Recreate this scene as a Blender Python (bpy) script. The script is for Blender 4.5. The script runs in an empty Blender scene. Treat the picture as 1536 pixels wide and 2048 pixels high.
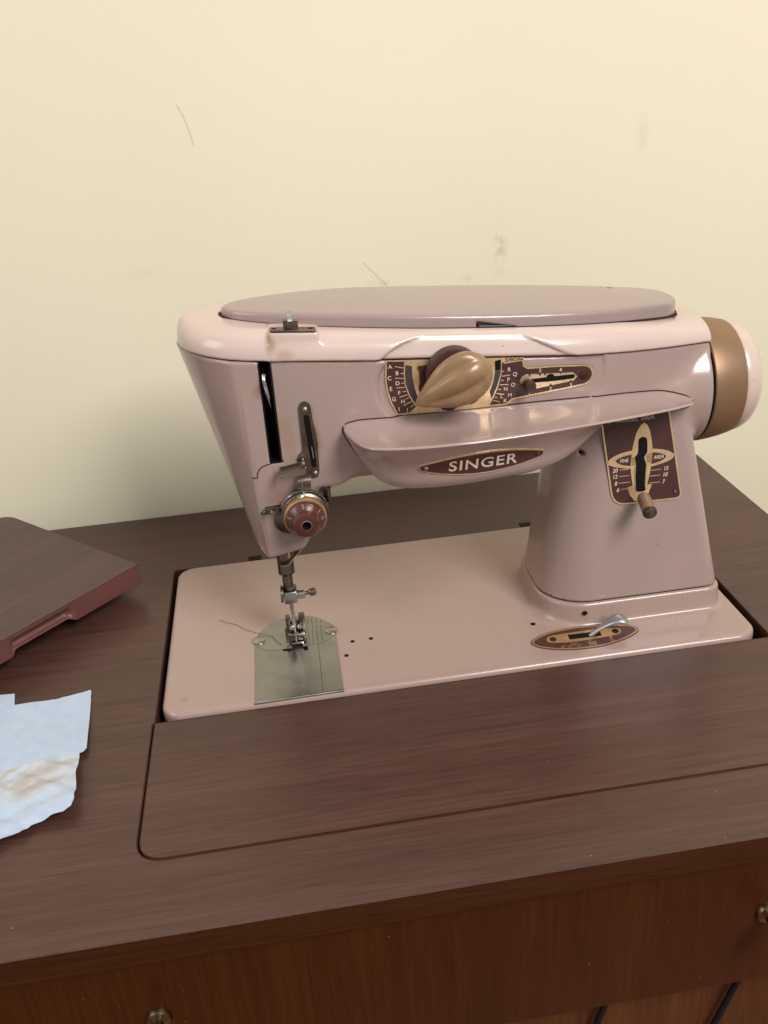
import bpy, bmesh, math, random
import numpy as np
from mathutils import Vector, Matrix, Euler
from mathutils.geometry import tessellate_polygon

# ------------------------------------------------------------------ camera, world, lights
scene = bpy.context.scene
col = scene.collection
S = 0.01                                   # modelled in centimetres, built in metres

cam = bpy.data.cameras.new('camera')
cam.sensor_fit = 'VERTICAL'
cam.sensor_height = 24.0
cam.lens = 24.0 * 1800.0 / 2048.0
cam.clip_start = 0.02
cam.clip_end = 50
camo = bpy.data.objects.new('camera', cam)
col.objects.link(camo)
camo.location = (0.0899626, -0.430282, 0.333199)
camo.rotation_euler = (1.10564448, 0.0619943, -0.144333542)
scene.camera = camo

world = bpy.data.worlds.new('World')
scene.world = world
world.use_nodes = True
bg = world.node_tree.nodes['Background']
bg.inputs[0].default_value = (1.0, 0.965, 0.915, 1)
bg.inputs[1].default_value = 0.39

def area(name, loc, target, sx, sy, power, color):
    l = bpy.data.lights.new(name, 'AREA')
    l.shape = 'RECTANGLE'
    l.size = sx
    l.size_y = sy
    l.energy = power
    l.color = color
    o = bpy.data.objects.new(name, l)
    col.objects.link(o)
    o.location = loc
    d = Vector(target) - Vector(loc)
    o.rotation_euler = d.to_track_quat('-Z', 'Y').to_euler()
    return o
area('window_light', (0.95, -1.32, 1.55), (0.28, 0.18, 0.22), 0.75, 0.95, 45, (1.0, 0.985, 0.965))
area('side_window_light', (-1.15, -0.35, 1.0), (-0.05, 0.15, 0.05), 0.6, 0.8, 5.5, (0.97, 0.96, 0.95))

scene.cycles.caustics_reflective = False
scene.cycles.caustics_refractive = False
scene.view_settings.view_transform = 'Standard'
scene.view_settings.look = 'None'
scene.view_settings.exposure = 0.0
scene.view_settings.gamma = 1.0

# ------------------------------------------------------------------ materials
def new_mat(name):
    m = bpy.data.materials.new(name)
    m.use_nodes = True
    nt = m.node_tree
    return m, nt, nt.nodes['Principled BSDF']
def node(nt, t, **kw):
    n = nt.nodes.new(t)
    for k, v in kw.items():
        setattr(n, k, v)
    return n
def objcoord(nt, scale=(1, 1, 1), rot=(0, 0, 0)):
    tc = node(nt, 'ShaderNodeTexCoord')
    src = tc.outputs['Object']
    if any(rot):
        mr = node(nt, 'ShaderNodeMapping')
        mr.inputs['Rotation'].default_value = rot
        nt.links.new(src, mr.inputs['Vector'])
        src = mr.outputs['Vector']
    mp = node(nt, 'ShaderNodeMapping')
    mp.inputs['Scale'].default_value = scale
    nt.links.new(src, mp.inputs['Vector'])
    return mp.outputs['Vector']
def noise(nt, vec, scale, detail=4, rough=0.55, dist=0.0):
    n = node(nt, 'ShaderNodeTexNoise')
    n.inputs['Scale'].default_value = scale
    n.inputs['Detail'].default_value = detail
    n.inputs['Roughness'].default_value = rough
    n.inputs['Distortion'].default_value = dist
    nt.links.new(vec, n.inputs['Vector'])
    return n.outputs['Fac']
def ramp(nt, fac, stops):
    r = node(nt, 'ShaderNodeValToRGB')
    el = r.color_ramp.elements
    el[0].position, el[0].color = stops[0][0], (*stops[0][1], 1)
    el[1].position, el[1].color = stops[-1][0], (*stops[-1][1], 1)
    for p, c in stops[1:-1]:
        e = el.new(p)
        e.color = (*c, 1)
    nt.links.new(fac, r.inputs['Fac'])
    return r.outputs['Color']
def fmath(nt, op, a, b=None, c=None):
    n = node(nt, 'ShaderNodeMath', operation=op)
    for i, v in enumerate((a, b, c)):
        if v is None:
            continue
        if isinstance(v, (int, float)):
            n.inputs[i].default_value = v
        else:
            nt.links.new(v, n.inputs[i])
    return n.outputs[0]
def mix(nt, fac, a, b, blend='MIX'):
    n = node(nt, 'ShaderNodeMix', data_type='RGBA', blend_type=blend)
    for s, v in ((n.inputs[0], fac), (n.inputs[6], a), (n.inputs[7], b)):
        if isinstance(v, (int, float)):
            s.default_value = v
        elif isinstance(v, tuple):
            s.default_value = (*v, 1)
        else:
            nt.links.new(v, s)
    return n.outputs[2]
def bump(nt, bsdf, height, strength, dist=0.001):
    b = node(nt, 'ShaderNodeBump')
    b.inputs['Strength'].default_value = strength
    b.inputs['Distance'].default_value = dist
    nt.links.new(height, b.inputs['Height'])
    nt.links.new(b.outputs['Normal'], bsdf.inputs['Normal'])
def blob(nt, centre, radii):
    """1 at the centre (cm, world place of the stain) falling to 0 at the given radii."""
    tc = node(nt, 'ShaderNodeTexCoord')
    s = node(nt, 'ShaderNodeVectorMath', operation='SUBTRACT')
    nt.links.new(tc.outputs['Object'], s.inputs[0])
    s.inputs[1].default_value = tuple(c * S for c in centre)
    d = node(nt, 'ShaderNodeVectorMath', operation='DIVIDE')
    nt.links.new(s.outputs[0], d.inputs[0])
    d.inputs[1].default_value = tuple(r * S for r in radii)
    l = node(nt, 'ShaderNodeVectorMath', operation='LENGTH')
    nt.links.new(d.outputs[0], l.inputs[0])
    m = node(nt, 'ShaderNodeMapRange')
    m.inputs[1].default_value = 1.0
    m.inputs[2].default_value = 0.0
    nt.links.new(l.outputs['Value'], m.inputs[0])
    return m.outputs[0]

def simple(name, c, rough=0.5, metal=0.0, spec=0.5, coat=0.0, var=0.0, vscale=40):
    m, nt, b = new_mat(name)
    b.inputs['Roughness'].default_value = rough
    b.inputs['Metallic'].default_value = metal
    b.inputs['Specular IOR Level'].default_value = spec
    b.inputs['Coat Weight'].default_value = coat
    if var:
        f = noise(nt, objcoord(nt), vscale, 5)
        lo = tuple(max(0, x * (1 - var)) for x in c)
        hi = tuple(min(1, x * (1 + var)) for x in c)
        nt.links.new(ramp(nt, f, [(0.3, lo), (0.7, hi)]), b.inputs['Base Color'])
        rr = fmath(nt, 'MULTIPLY_ADD', f, 0.25, rough - 0.12)
        nt.links.new(rr, b.inputs['Roughness'])
    else:
        b.inputs['Base Color'].default_value = (*c, 1)
    return m

def enamel(name, c, rough, stains=(), stain_col=(0.30, 0.17, 0.09), chips=True):
    m, nt, b = new_mat(name)
    v = objcoord(nt)
    n1 = noise(nt, v, 18, 5, 0.6)
    base = ramp(nt, n1, [(0.25, tuple(x * 0.94 for x in c)), (0.75, tuple(min(1, x * 1.05) for x in c))])
    yel = ramp(nt, noise(nt, v, 9, 3), [(0.45, (0, 0, 0)), (0.75, (1, 1, 1))])
    base = mix(nt, fmath(nt, 'MULTIPLY', yel, 0.16), base, (c[0] * 1.02, c[1] * 0.93, c[2] * 0.78))
    n2 = noise(nt, v, 70, 5, 0.65)
    for centre, radii, amt in stains:
        f = blob(nt, centre, radii)
        f = fmath(nt, 'ADD', f, fmath(nt, 'MULTIPLY_ADD', n2, 1.1, -0.62))
        f = fmath(nt, 'MULTIPLY', f, blob(nt, centre, tuple(r * 1.25 for r in radii)))
        mr = node(nt, 'ShaderNodeMapRange', interpolation_type='SMOOTHSTEP')
        mr.inputs[1].default_value = 0.02
        mr.inputs[2].default_value = 0.55
        nt.links.new(f, mr.inputs[0])
        base = mix(nt, fmath(nt, 'MULTIPLY', mr.outputs[0], amt), base, stain_col)
    if chips:
        n3 = noise(nt, v, 330, 2, 0.4)
        ch = ramp(nt, n3, [(0.765, (0, 0, 0)), (0.79, (1, 1, 1))])
        base = mix(nt, fmath(nt, 'MULTIPLY', ch, 0.6), base, (0.10, 0.055, 0.04))
    nt.links.new(base, b.inputs['Base Color'])
    nt.links.new(fmath(nt, 'MULTIPLY_ADD', n1, 0.08, rough - 0.04), b.inputs['Roughness'])
    b.inputs['Specular IOR Level'].default_value = 0.45
    b.inputs['Coat Weight'].default_value = 0.35
    b.inputs['Coat Roughness'].default_value = 0.09
    return m

def wood(name, dark, mid, light, axis='x', rough=0.33, scale=1.0, dust=True, spec=0.5, rot=(0, 0, 0)):
    m, nt, b = new_mat(name)
    sc = {'x': (6.5, 220, 220), 'z': (75, 75, 2.2), 'y': (95, 2.2, 95)}[axis]
    v = objcoord(nt, tuple(s * scale for s in sc), rot)
    f1 = noise(nt, v, 1.0, 8, 0.68, 0.25)
    sc2 = {'x': (26, 640, 640), 'z': (420, 420, 16), 'y': (420, 9, 420)}[axis]
    f2 = noise(nt, objcoord(nt, tuple(s * scale for s in sc2), rot), 1.0, 4, 0.6)
    f = fmath(nt, 'ADD', fmath(nt, 'MULTIPLY', f1, 0.55), fmath(nt, 'MULTIPLY', f2, 0.45))
    c = ramp(nt, f, [(0.31, dark), (0.5, mid), (0.70, light)])
    big = noise(nt, objcoord(nt, tuple(s * 0.12 for s in sc), rot), 1.0, 3, 0.5, 0.4)
    c = mix(nt, fmath(nt, 'MULTIPLY', ramp(nt, big, [(0.4, (0, 0, 0)), (0.65, (1, 1, 1))]), 0.36), c, dark)
    pores = noise(nt, objcoord(nt, tuple(s * 1.6 for s in sc2), rot), 1.0, 2, 0.4)
    c = mix(nt, fmath(nt, 'MULTIPLY', ramp(nt, pores, [(0.60, (0, 0, 0)), (0.70, (1, 1, 1))]), 0.45), c, tuple(q * 0.55 for q in dark))
    if dust:
        d = noise(nt, objcoord(nt), 420, 2, 0.35)
        c = mix(nt, fmath(nt, 'MULTIPLY', ramp(nt, d, [(0.80, (0, 0, 0)), (0.82, (1, 1, 1))]), 0.5), c, (0.34, 0.27, 0.22))
    nt.links.new(c, b.inputs['Base Color'])
    sm = noise(nt, objcoord(nt), 11, 4)
    nt.links.new(fmath(nt, 'ADD', fmath(nt, 'MULTIPLY_ADD', f2, 0.14, rough - 0.12), fmath(nt, 'MULTIPLY', sm, 0.12)), b.inputs['Roughness'])
    b.inputs['Specular IOR Level'].default_value = spec
    bump(nt, b, f2, 0.09, 0.0005)
    return m

MAUVE = (0.372, 0.268, 0.240)
M = {}
M['mauve'] = enamel('mauve_enamel', MAUVE, 0.23, stains=[
    ((9.2, 4.2, 15.2), (1.1, 2, 2.6), 0.42), ((7.9, 4.2, 17.6), (0.6, 1.0, 0.7), 0.5),
    ((8.9, 4.2, 12.6), (1.5, 1.5, 0.8), 0.6), ((8.6, 4.2, 10.9), (1.9, 1.5, 2.0), 0.5),
    ((10.45, 4.0, 16.3), (0.62, 1.0, 0.9), 0.75), ((10.75, 4.0, 14.6), (0.60, 1.0, 1.9), 0.7),
    ((10.2, 4.0, 13.1), (0.8, 1.0, 1.0), 0.6),
    ((7.0, 4.4, 15), (0.18, 0.9, 6), 0.45), ((7.3, 4.4, 9), (0.3, 1.2, 3), 0.6)])
M['bed'] = enamel('bed_enamel', (0.380, 0.268, 0.230), 0.28, stains=[
    ((6.5, 9.6, 0), (3.5, 2.2, 1), 0.25), ((1.3, 1.6, 0), (0.5, 0.6, 1), 0.4)])
M['pink'] = enamel('pale_pink_enamel', (0.60, 0.465, 0.412), 0.22, stains=[
    ((8.9, 4.2, 20.2), (0.55, 1.2, 1.0), 0.55), ((9.6, 4.1, 19.6), (1.0, 1.2, 0.6), 0.32)], stain_col=(0.33, 0.17, 0.08))
M['lid'] = enamel('mauve_lid_enamel', (0.325, 0.243, 0.225), 0.27)
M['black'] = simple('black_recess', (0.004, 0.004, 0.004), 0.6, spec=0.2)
M['dark_gap'] = simple('dark_gap', (0.035, 0.018, 0.012), 0.7, spec=0.2)
M['steel'] = simple('worn_steel', (0.42, 0.39, 0.35), 0.30, 1.0, var=0.22, vscale=90)
M['dark_steel'] = simple('dark_steel', (0.19, 0.155, 0.125), 0.34, 1.0, var=0.3, vscale=120)
M['brown_steel'] = simple('aged_bar_steel', (0.17, 0.115, 0.078), 0.28, 1.0, var=0.3, vscale=80)
M['chrome'] = simple('chrome', (0.60, 0.58, 0.56), 0.16, 1.0, var=0.1, vscale=60)
M['plate_steel'] = simple('slide_plate_steel', (0.35, 0.35, 0.325), 0.32, 1.0, var=0.16, vscale=55)
M['screw_steel'] = simple('screw_steel', (0.50, 0.43, 0.35), 0.38, 1.0, var=0.15, vscale=200)
M['silver'] = simple('silver_lever_paint', (0.46, 0.46, 0.47), 0.33, 0.75, var=0.06, vscale=100)
M['bronze'] = simple('bronze_paint', (0.27, 0.16, 0.088), 0.44, 0.45, var=0.06, vscale=30)
M['gold'] = simple('gold_print', (0.78, 0.55, 0.31), 0.28, 0.6, var=0.16, vscale=170)
M['gold_dull'] = simple('dull_gold_print', (0.50, 0.29, 0.12), 0.38, 0.5, var=0.14, vscale=150)
M['cream'] = simple('cream_print', (0.72, 0.58, 0.45), 0.5)
M['brown_plate'] = simple('maroon_plate', (0.066, 0.024, 0.020), 0.38, var=0.10, vscale=60)
M['dial_plate'] = simple('dark_brown_plate', (0.058, 0.0225, 0.0185), 0.38, var=0.10, vscale=60)
M['maroon'] = simple('maroon_plastic', (0.085, 0.026, 0.018), 0.24, spec=0.55, var=0.06)
M['tan_plastic'] = simple('tan_plastic', (0.30, 0.19, 0.115), 0.40)
M['slot_grey'] = simple('grey_inner_drum', (0.05, 0.042, 0.036), 0.45, var=0.1)
M['pale_print'] = simple('pale_worn_digits', (0.25, 0.19, 0.185), 0.5)
M['etch'] = simple('etched_line', (0.07, 0.058, 0.045), 0.6, 0.3)
M['table'] = wood('walnut_laminate', (0.049, 0.0200, 0.0142), (0.075, 0.0345, 0.0255), (0.105, 0.0530, 0.0405))
M['edge'] = wood('walnut_edge', (0.028, 0.0080, 0.0026), (0.044, 0.0132, 0.0044), (0.062, 0.0210, 0.0080), dust=False, spec=0.18)
M['apron'] = wood('walnut_front_veneer', (0.034, 0.0082, 0.0019), (0.049, 0.0125, 0.0031), (0.067, 0.0188, 0.0052), axis='z', rough=0.36, dust=True, spec=0.16)
M['lidwood'] = wood('walnut_lid', (0.048, 0.0235, 0.0175), (0.072, 0.038, 0.0295), (0.098, 0.057, 0.046), rot=(0, 0, -0.831))
M['lidedge'] = simple('reddish_lid_edge', (0.135, 0.052, 0.044), 0.38, var=0.08)
M['lower'] = wood('lower_panel_veneer', (0.055, 0.0165, 0.0050), (0.095, 0.0320, 0.0105), (0.15, 0.058, 0.0210), axis='z', rough=0.4, dust=False, spec=0.15)
M['brass'] = simple('old_brass', (0.17, 0.125, 0.075), 0.32, 1.0, var=0.15)
M['floor'] = wood('floor_wood', (0.26, 0.10, 0.035), (0.36, 0.16, 0.06), (0.46, 0.22, 0.09), axis='y', rough=0.4)
M['cord'] = simple('black_cord', (0.010, 0.008, 0.008), 0.85, spec=0.2)
M['scratch'] = simple('scratch', (0.42, 0.34, 0.22), 0.6)
M['thread'] = simple('dark_thread', (0.10, 0.035, 0.03), 0.8)

# pearly bronze of the selector knob
def knob_mat():
    m, nt, b = new_mat('pearly_bronze_plastic')
    f = noise(nt, objcoord(nt, (60, 60, 60)), 1.0, 4, 0.6, 1.2)
    nt.links.new(ramp(nt, f, [(0.3, (0.25, 0.148, 0.073)), (0.7, (0.32, 0.195, 0.103))]), b.inputs['Base Color'])
    b.inputs['Metallic'].default_value = 0.12
    b.inputs['Roughness'].default_value = 0.38
    b.inputs['Coat Weight'].default_value = 0.3
    b.inputs['Coat Roughness'].default_value = 0.14
    return m
M['knob'] = knob_mat()

def wall_mat():
    m, nt, b = new_mat('cream_wall_paint')
    v = objcoord(nt)
    n = noise(nt, v, 5, 5, 0.55)
    c = ramp(nt, n, [(0.3, (0.785, 0.722, 0.545)), (0.7, (0.81, 0.748, 0.572))])
    def smudge(c, centre, radii, colr, amt, nscale=160, thr=0.45):
        f = fmath(nt, 'MULTIPLY', blob(nt, centre, radii), ramp(nt, noise(nt, v, nscale, 4), [(thr, (0, 0, 0)), (thr + 0.2, (1, 1, 1))]))
        return mix(nt, fmath(nt, 'MULTIPLY', f, amt), c, colr)
    return m, nt, b, v, c, smudge

def paper_mat(stained):
    m, nt, b = new_mat('stained_paper_towel' if stained else 'paper_towel')
    v = objcoord(nt)
    c = ramp(nt, noise(nt, v, 120, 4), [(0.3, (0.42, 0.51, 0.635)), (0.7, (0.475, 0.56, 0.68))])  # pale blue base: cool daylight on white paper put into the colour
    if stained:
        f = noise(nt, objcoord(nt, (34, 80, 40), (0, 0, -0.6)), 1.0, 5, 0.6, 0.9)
        s = ramp(nt, f, [(0.42, (0, 0, 0)), (0.85, (1, 1, 1))])
        s = fmath(nt, 'MULTIPLY', s, blob(nt, (-6.6, -4.2, 0.3), (4.4, 2.8, 3)))
        c = mix(nt, fmath(nt, 'MULTIPLY', ramp(nt, blob(nt, (-6.4, -3.6, 0.3), (4.6, 3.0, 3)), [(0.15, (0, 0, 0)), (0.5, (1, 1, 1))]), 0.45), c, (0.60, 0.60, 0.60))
        c = mix(nt, fmath(nt, 'MINIMUM', fmath(nt, 'MULTIPLY', s, 1.6), 0.48), c, (0.40, 0.27, 0.15))
    nt.links.new(c, b.inputs['Base Color'])
    b.inputs['Roughness'].default_value = 0.9
    b.inputs['Specular IOR Level'].default_value = 0.1
    bump(nt, b, noise(nt, v, 650, 3), 0.35, 0.0006)
    return m

# ------------------------------------------------------------------ helpers
def link(o, parent=None):
    col.objects.link(o)
    if parent is not None:
        o.parent = parent
        o.matrix_parent_inverse = Matrix.Translation(-parent.location) @ Matrix.Identity(4)
    return o
def tag(o, label=None, cat=None, group=None, kind=None):
    for k, v in (('label', label), ('category', cat), ('group', group), ('kind', kind)):
        if v:
            o[k] = v
    return o
def thing(name, loc, label, cat, group=None):
    o = bpy.data.objects.new(name, None)
    o.empty_display_size = 0.02
    o.location = tuple(c * S for c in loc)
    col.objects.link(o)
    return tag(o, label, cat, group)
ORIG = {}
def make(name, verts, faces, mat, parent=None, smooth=True, sharp=None):
    me = bpy.data.meshes.new(name)
    v = np.asarray(verts, dtype=np.float64) * S
    me.from_pydata(v.tolist(), [], faces if isinstance(faces, list) else faces.tolist())
    me.update()
    for mt in (mat if isinstance(mat, (list, tuple)) else [mat]):
        me.materials.append(mt)
    if smooth:
        me.polygons.foreach_set('use_smooth', [True] * len(me.polygons))
    bm = bmesh.new()
    bm.from_mesh(me)
    bmesh.ops.recalc_face_normals(bm, faces=bm.faces)
    bm.to_mesh(me)
    bm.free()
    if smooth and sharp:
        me.set_sharp_from_angle(angle=math.radians(sharp))
    o = bpy.data.objects.new(name, me)
    if parent is None:
        col.objects.link(o)
    else:
        col.objects.link(o)
        o.parent = parent
        # children keep world-space vertices whatever the parents' places are
        w = Vector((0, 0, 0))
        p = parent
        while p is not None:
            w += p.location
            p = p.parent
        o.location = -w
    return o

class MB:
    def __init__(self):
        self.v = []
        self.f = []
    def add(self, verts, faces):
        n = len(self.v)
        self.v += [tuple(map(float, p)) for p in verts]
        self.f += [tuple(i + n for i in f) for f in faces]
        return self
    def box(self, x0, x1, y0, y1, z0, z1, bevel=0.0):
        bm = bmesh.new()
        bmesh.ops.create_cube(bm, size=1)
        for v in bm.verts:
            v.co = ((x0 + x1) / 2 + v.co.x * (x1 - x0), (y0 + y1) / 2 + v.co.y * (y1 - y0), (z0 + z1) / 2 + v.co.z * (z1 - z0))
        if bevel:
            bmesh.ops.bevel(bm, geom=list(bm.edges), offset=bevel, segments=2, affect='EDGES', profile=0.5)
        bm.verts.index_update()
        self.add([v.co[:] for v in bm.verts], [[v.index for v in f.verts] for f in bm.faces])
        bm.free()
        return self
    def lathe(self, prof, origin, axis, seg=40, caps=True, rot=0.0):
        """prof: (r, h) pairs; h runs along axis from origin."""
        a = Vector(axis).normalized()
        u = a.orthogonal().normalized() if abs(a.z) < 0.9 else Vector((1, 0, 0))
        if abs(a.z) < 0.9:
            u = (Vector((0, 0, 1)) - a * a.z).normalized()
        w = a.cross(u)
        o = Vector(origin)
        vs, fs = [], []
        for r, h in prof:
            for k in range(seg):
                t = 2 * math.pi * k / seg + rot
                vs.append(o + a * h + u * (r * math.cos(t)) + w * (r * math.sin(t)))
        n = len(prof)
        for i in range(n - 1):
            for k in range(seg):
                k2 = (k + 1) % seg
                fs.append((i * seg + k, i * seg + k2, (i + 1) * seg + k2, (i + 1) * seg + k))
        if caps and prof[0][0] > 1e-6:
            fs.append(tuple(range(seg)))
        if caps and prof[-1][0] > 1e-6:
            fs.append(tuple((n - 1) * seg + k for k in range(seg)))
        return self.add(vs, fs)
    def tube(self, pts, r, seg=10, close=True):
        P = [Vector(p) for p in pts]
        R = r if isinstance(r, (list, tuple)) else [r] * len(P)
        vs, fs = [], []
        up = None
        for i, p in enumerate(P):
            d = (P[min(i + 1, len(P) - 1)] - P[max(i - 1, 0)]).normalized()
            if up is None:
                up = d.orthogonal().normalized()
            up = (up - d * up.dot(d)).normalized()
            w = d.cross(up)
            for k in range(seg):
                t = 2 * math.pi * k / seg
                vs.append(p + up * (R[i] * math.cos(t)) + w * (R[i] * math.sin(t)))
        for i in range(len(P) - 1):
            for k in range(seg):
                k2 = (k + 1) % seg
                fs.append((i * seg + k, i * seg + k2, (i + 1) * seg + k2, (i + 1) * seg + k))
        if close:
            fs.append(tuple(range(seg)))
            fs.append(tuple((len(P) - 1) * seg + k for k in range(seg)))
        return self.add(vs, fs)
    def strip(self, pts, width_vec, thick_vec):
        """bent flat bar: rectangle section swept along pts."""
        w, t = Vector(width_vec), Vector(thick_vec)
        vs, fs = [], []
        for p in pts:
            p = Vector(p)
            vs += [p - w - t, p + w - t, p + w + t, p - w + t]
        n = len(pts)
        for i in range(n - 1):
            for k in range(4):
                k2 = (k + 1) % 4
                fs.append((i * 4 + k, i * 4 + k2, i * 4 + 4 + k2, i * 4 + 4 + k))
        fs += [(0, 1, 2, 3), ((n - 1) * 4, (n - 1) * 4 + 1, (n - 1) * 4 + 2, (n - 1) * 4 + 3)]
        return self.add(vs, fs)
    def shear(self, x0, k):
        self.v = [(x, y, z - (x - x0) * k) for x, y, z in self.v]
        return self
    def build(self, name, mat, parent=None, smooth=True, sharp=35):
        return make(name, self.v, self.f, mat, parent, smooth, sharp)

def catmull(pts, n=8, closed=False):
    P = [np.array(p, float) for p in pts]
    out = []
    m = len(P)
    for i in range(m if closed else m - 1):
        if closed:
            a, b, c, d = P[i - 1], P[i], P[(i + 1) % m], P[(i + 2) % m]
        else:
            a, b, c, d = P[max(i - 1, 0)], P[i], P[i + 1], P[min(i + 2, m - 1)]
        for k in range(n):
            t = k / n
            out.append(tuple(0.5 * ((2 * b) + (c - a) * t + (2 * a - 5 * b + 4 * c - d) * t * t + (-a + 3 * b - 3 * c + d) * t ** 3)))
    if not closed:
        out.append(tuple(P[-1]))
    return out
def spline(xs, ys):
    """smooth monotone-ish cubic through the points, numpy-vectorised."""
    xs = np.array(xs, float)
    ys = np.array(ys, float)
    h = np.diff(xs)
    d = np.diff(ys) / h
    m = np.zeros_like(ys)
    m[1:-1] = np.where(d[:-1] * d[1:] > 0, (d[:-1] * h[1:] + d[1:] * h[:-1]) / (h[1:] + h[:-1]), 0)
    m[0], m[-1] = d[0], d[-1]
    def f(x):
        x = np.clip(x, xs[0], xs[-1])
        i = np.clip(np.searchsorted(xs, x) - 1, 0, len(h) - 1)
        t = (x - xs[i]) / h[i]
        return ((1 + 2 * t) * (1 - t) ** 2 * ys[i] + t * (1 - t) ** 2 * h[i] * m[i] + t * t * (3 - 2 * t) * ys[i + 1] + t * t * (t - 1) * h[i] * m[i + 1])
    return f
def smin(a, b, k):
    h = np.clip(0.5 + 0.5 * (b - a) / k, 0, 1)
    return b + (a - b) * h - k * h * (1 - h)
def smax(a, b, k):
    return -smin(-a, -b, k)

def sdf_mesh(fn, lo, hi, h):
    """surface nets on an implicit shape, vertices pulled on to the surface."""
    n = [int(math.ceil((b - a) / h)) + 1 for a, b in zip(lo, hi)]
    ax = [lo[i] + h * np.arange(n[i]) for i in range(3)]
    F = np.broadcast_to(fn(ax[0][:, None, None], ax[1][None, :, None], ax[2][None, None, :]), n).astype(np.float32)
    ins = F < 0
    c = np.zeros([k - 1 for k in n], np.int8)
    for i in (0, 1):
        for j in (0, 1):
            for k in (0, 1):
                c += ins[i:n[0] - 1 + i, j:n[1] - 1 + j, k:n[2] - 1 + k]
    act = np.argwhere((c > 0) & (c < 8))
    idx = -np.ones(c.shape, np.int64)
    idx[act[:, 0], act[:, 1], act[:, 2]] = np.arange(len(act))
    acc = np.zeros((len(act), 3))
    cnt = np.zeros(len(act))
    corners = [(i, j, k) for i in (0, 1) for j in (0, 1) for k in (0, 1)]
    for a in corners:
        for d in range(3):
            if a[d]:
                continue
            b = list(a)
            b[d] = 1
            fa = F[act[:, 0] + a[0], act[:, 1] + a[1], act[:, 2] + a[2]]
            fb = F[act[:, 0] + b[0], act[:, 1] + b[1], act[:, 2] + b[2]]
            cr = (fa < 0) != (fb < 0)
            t = np.where(cr, fa / np.where(cr, fa - fb, 1), 0)
            p = np.tile(np.array(a, float), (len(act), 1))
            p[:, d] = t
            acc += p * cr[:, None]
            cnt += cr
    V = (act + acc / cnt[:, None]) * h + np.array(lo)
    e = h * 0.08
    for _ in range(3):
        f0 = fn(V[:, 0], V[:, 1], V[:, 2])
        g = np.stack([(fn(V[:, 0] + e * (d == 0), V[:, 1] + e * (d == 1), V[:, 2] + e * (d == 2)) - f0) / e for d in range(3)], 1)
        st = (f0 / np.maximum((g * g).sum(1), 0.05))[:, None] * g
        ln = np.linalg.norm(st, axis=1)
        V -= st * np.minimum(1, 0.4 * h / np.maximum(ln, 1e-9))[:, None]
    faces = []
    for d in range(3):
        sl0 = [slice(1, -1)] * 3
        sl1 = [slice(1, -1)] * 3
        sl0[d] = slice(0, n[d] - 1)
        sl1[d] = slice(1, n[d])
        A, B = ins[tuple(sl0)], ins[tuple(sl1)]
        ed = np.argwhere(A != B)
        off = np.ones(3, int)
        off[d] = 0
        ed = ed + off
        u, w = (d + 1) % 3, (d + 2) % 3
        q = []
        for du, dw in ((-1, -1), (0, -1), (0, 0), (-1, 0)):
            cc = ed.copy()
            cc[:, u] += du
            cc[:, w] += dw
            q.append(idx[cc[:, 0], cc[:, 1], cc[:, 2]])
        q = np.stack(q, 1)
        flip = ins[ed[:, 0], ed[:, 1], ed[:, 2]]
        q[~flip] = q[~flip][:, ::-1]
        faces.append(q[(q >= 0).all(1)])
    return V, np.concatenate(faces)
def make_sdf(name, fn, lo, hi, h, mat, parent):
    V, Fc = sdf_mesh(fn, lo, hi, h)
    me = bpy.data.meshes.new(name)
    me.vertices.add(len(V))
    me.vertices.foreach_set('co', (V * S).astype(np.float32).ravel())
    me.loops.add(Fc.size)
    me.loops.foreach_set('vertex_index', Fc.ravel().astype(np.int32))
    me.polygons.add(len(Fc))
    me.polygons.foreach_set('loop_start', np.arange(0, Fc.size, 4, dtype=np.int32))
    me.update(calc_edges=True)
    me.validate()
    me.polygons.foreach_set('use_smooth', [True] * len(me.polygons))
    me.materials.append(mat)
    o = bpy.data.objects.new(name, me)
    col.objects.link(o)
    o.parent = parent
    o.location = -parent.location
    return o

# flat work on curved faces: 2-D outlines (a, b) carried on to a surface by mp(a, b, off)
def fill2d(outline, holes=(), cut=0.6):
    loops = [list(outline)] + [list(h) for h in holes]
    flat = [p for l in loops for p in l]
    tris = tessellate_polygon([[Vector((p[0], p[1], 0)) for p in l] for l in loops])
    bm = bmesh.new()
    vs = [bm.verts.new((p[0], p[1], 0)) for p in flat]
    for t in tris:
        try:
            bm.faces.new([vs[i] for i in t])
        except ValueError:
            pass
    if cut:
        for d in (0, 1):
            lo = min(p[d] for p in outline)
            hi = max(p[d] for p in outline)
            k = lo + cut
            while k < hi - 0.01:
                no = (1, 0, 0) if d == 0 else (0, 1, 0)
                co = (k, 0, 0) if d == 0 else (0, k, 0)
                bmesh.ops.bisect_plane(bm, geom=list(bm.verts) + list(bm.edges) + list(bm.faces), plane_co=co, plane_no=no, dist=1e-5)
                k += cut
    return bm
def plate_mb(mb, outline, mp, off, thick, holes=(), cut=0.6):
    bm = fill2d(outline, holes, cut)
    bm.verts.index_update()
    n = len(bm.verts)
    top = [mp(v.co.x, v.co.y, off) for v in bm.verts]
    bot = [mp(v.co.x, v.co.y, off - thick) for v in bm.verts]
    fs = [[v.index for v in f.verts] for f in bm.faces]
    for e in bm.edges:
        if len(e.link_faces) == 1:
            a, b = e.verts[0].index, e.verts[1].index
            fs.append([a, b, b + n, a + n])
    bm.free()
    return mb.add(top + bot, fs)
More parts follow.
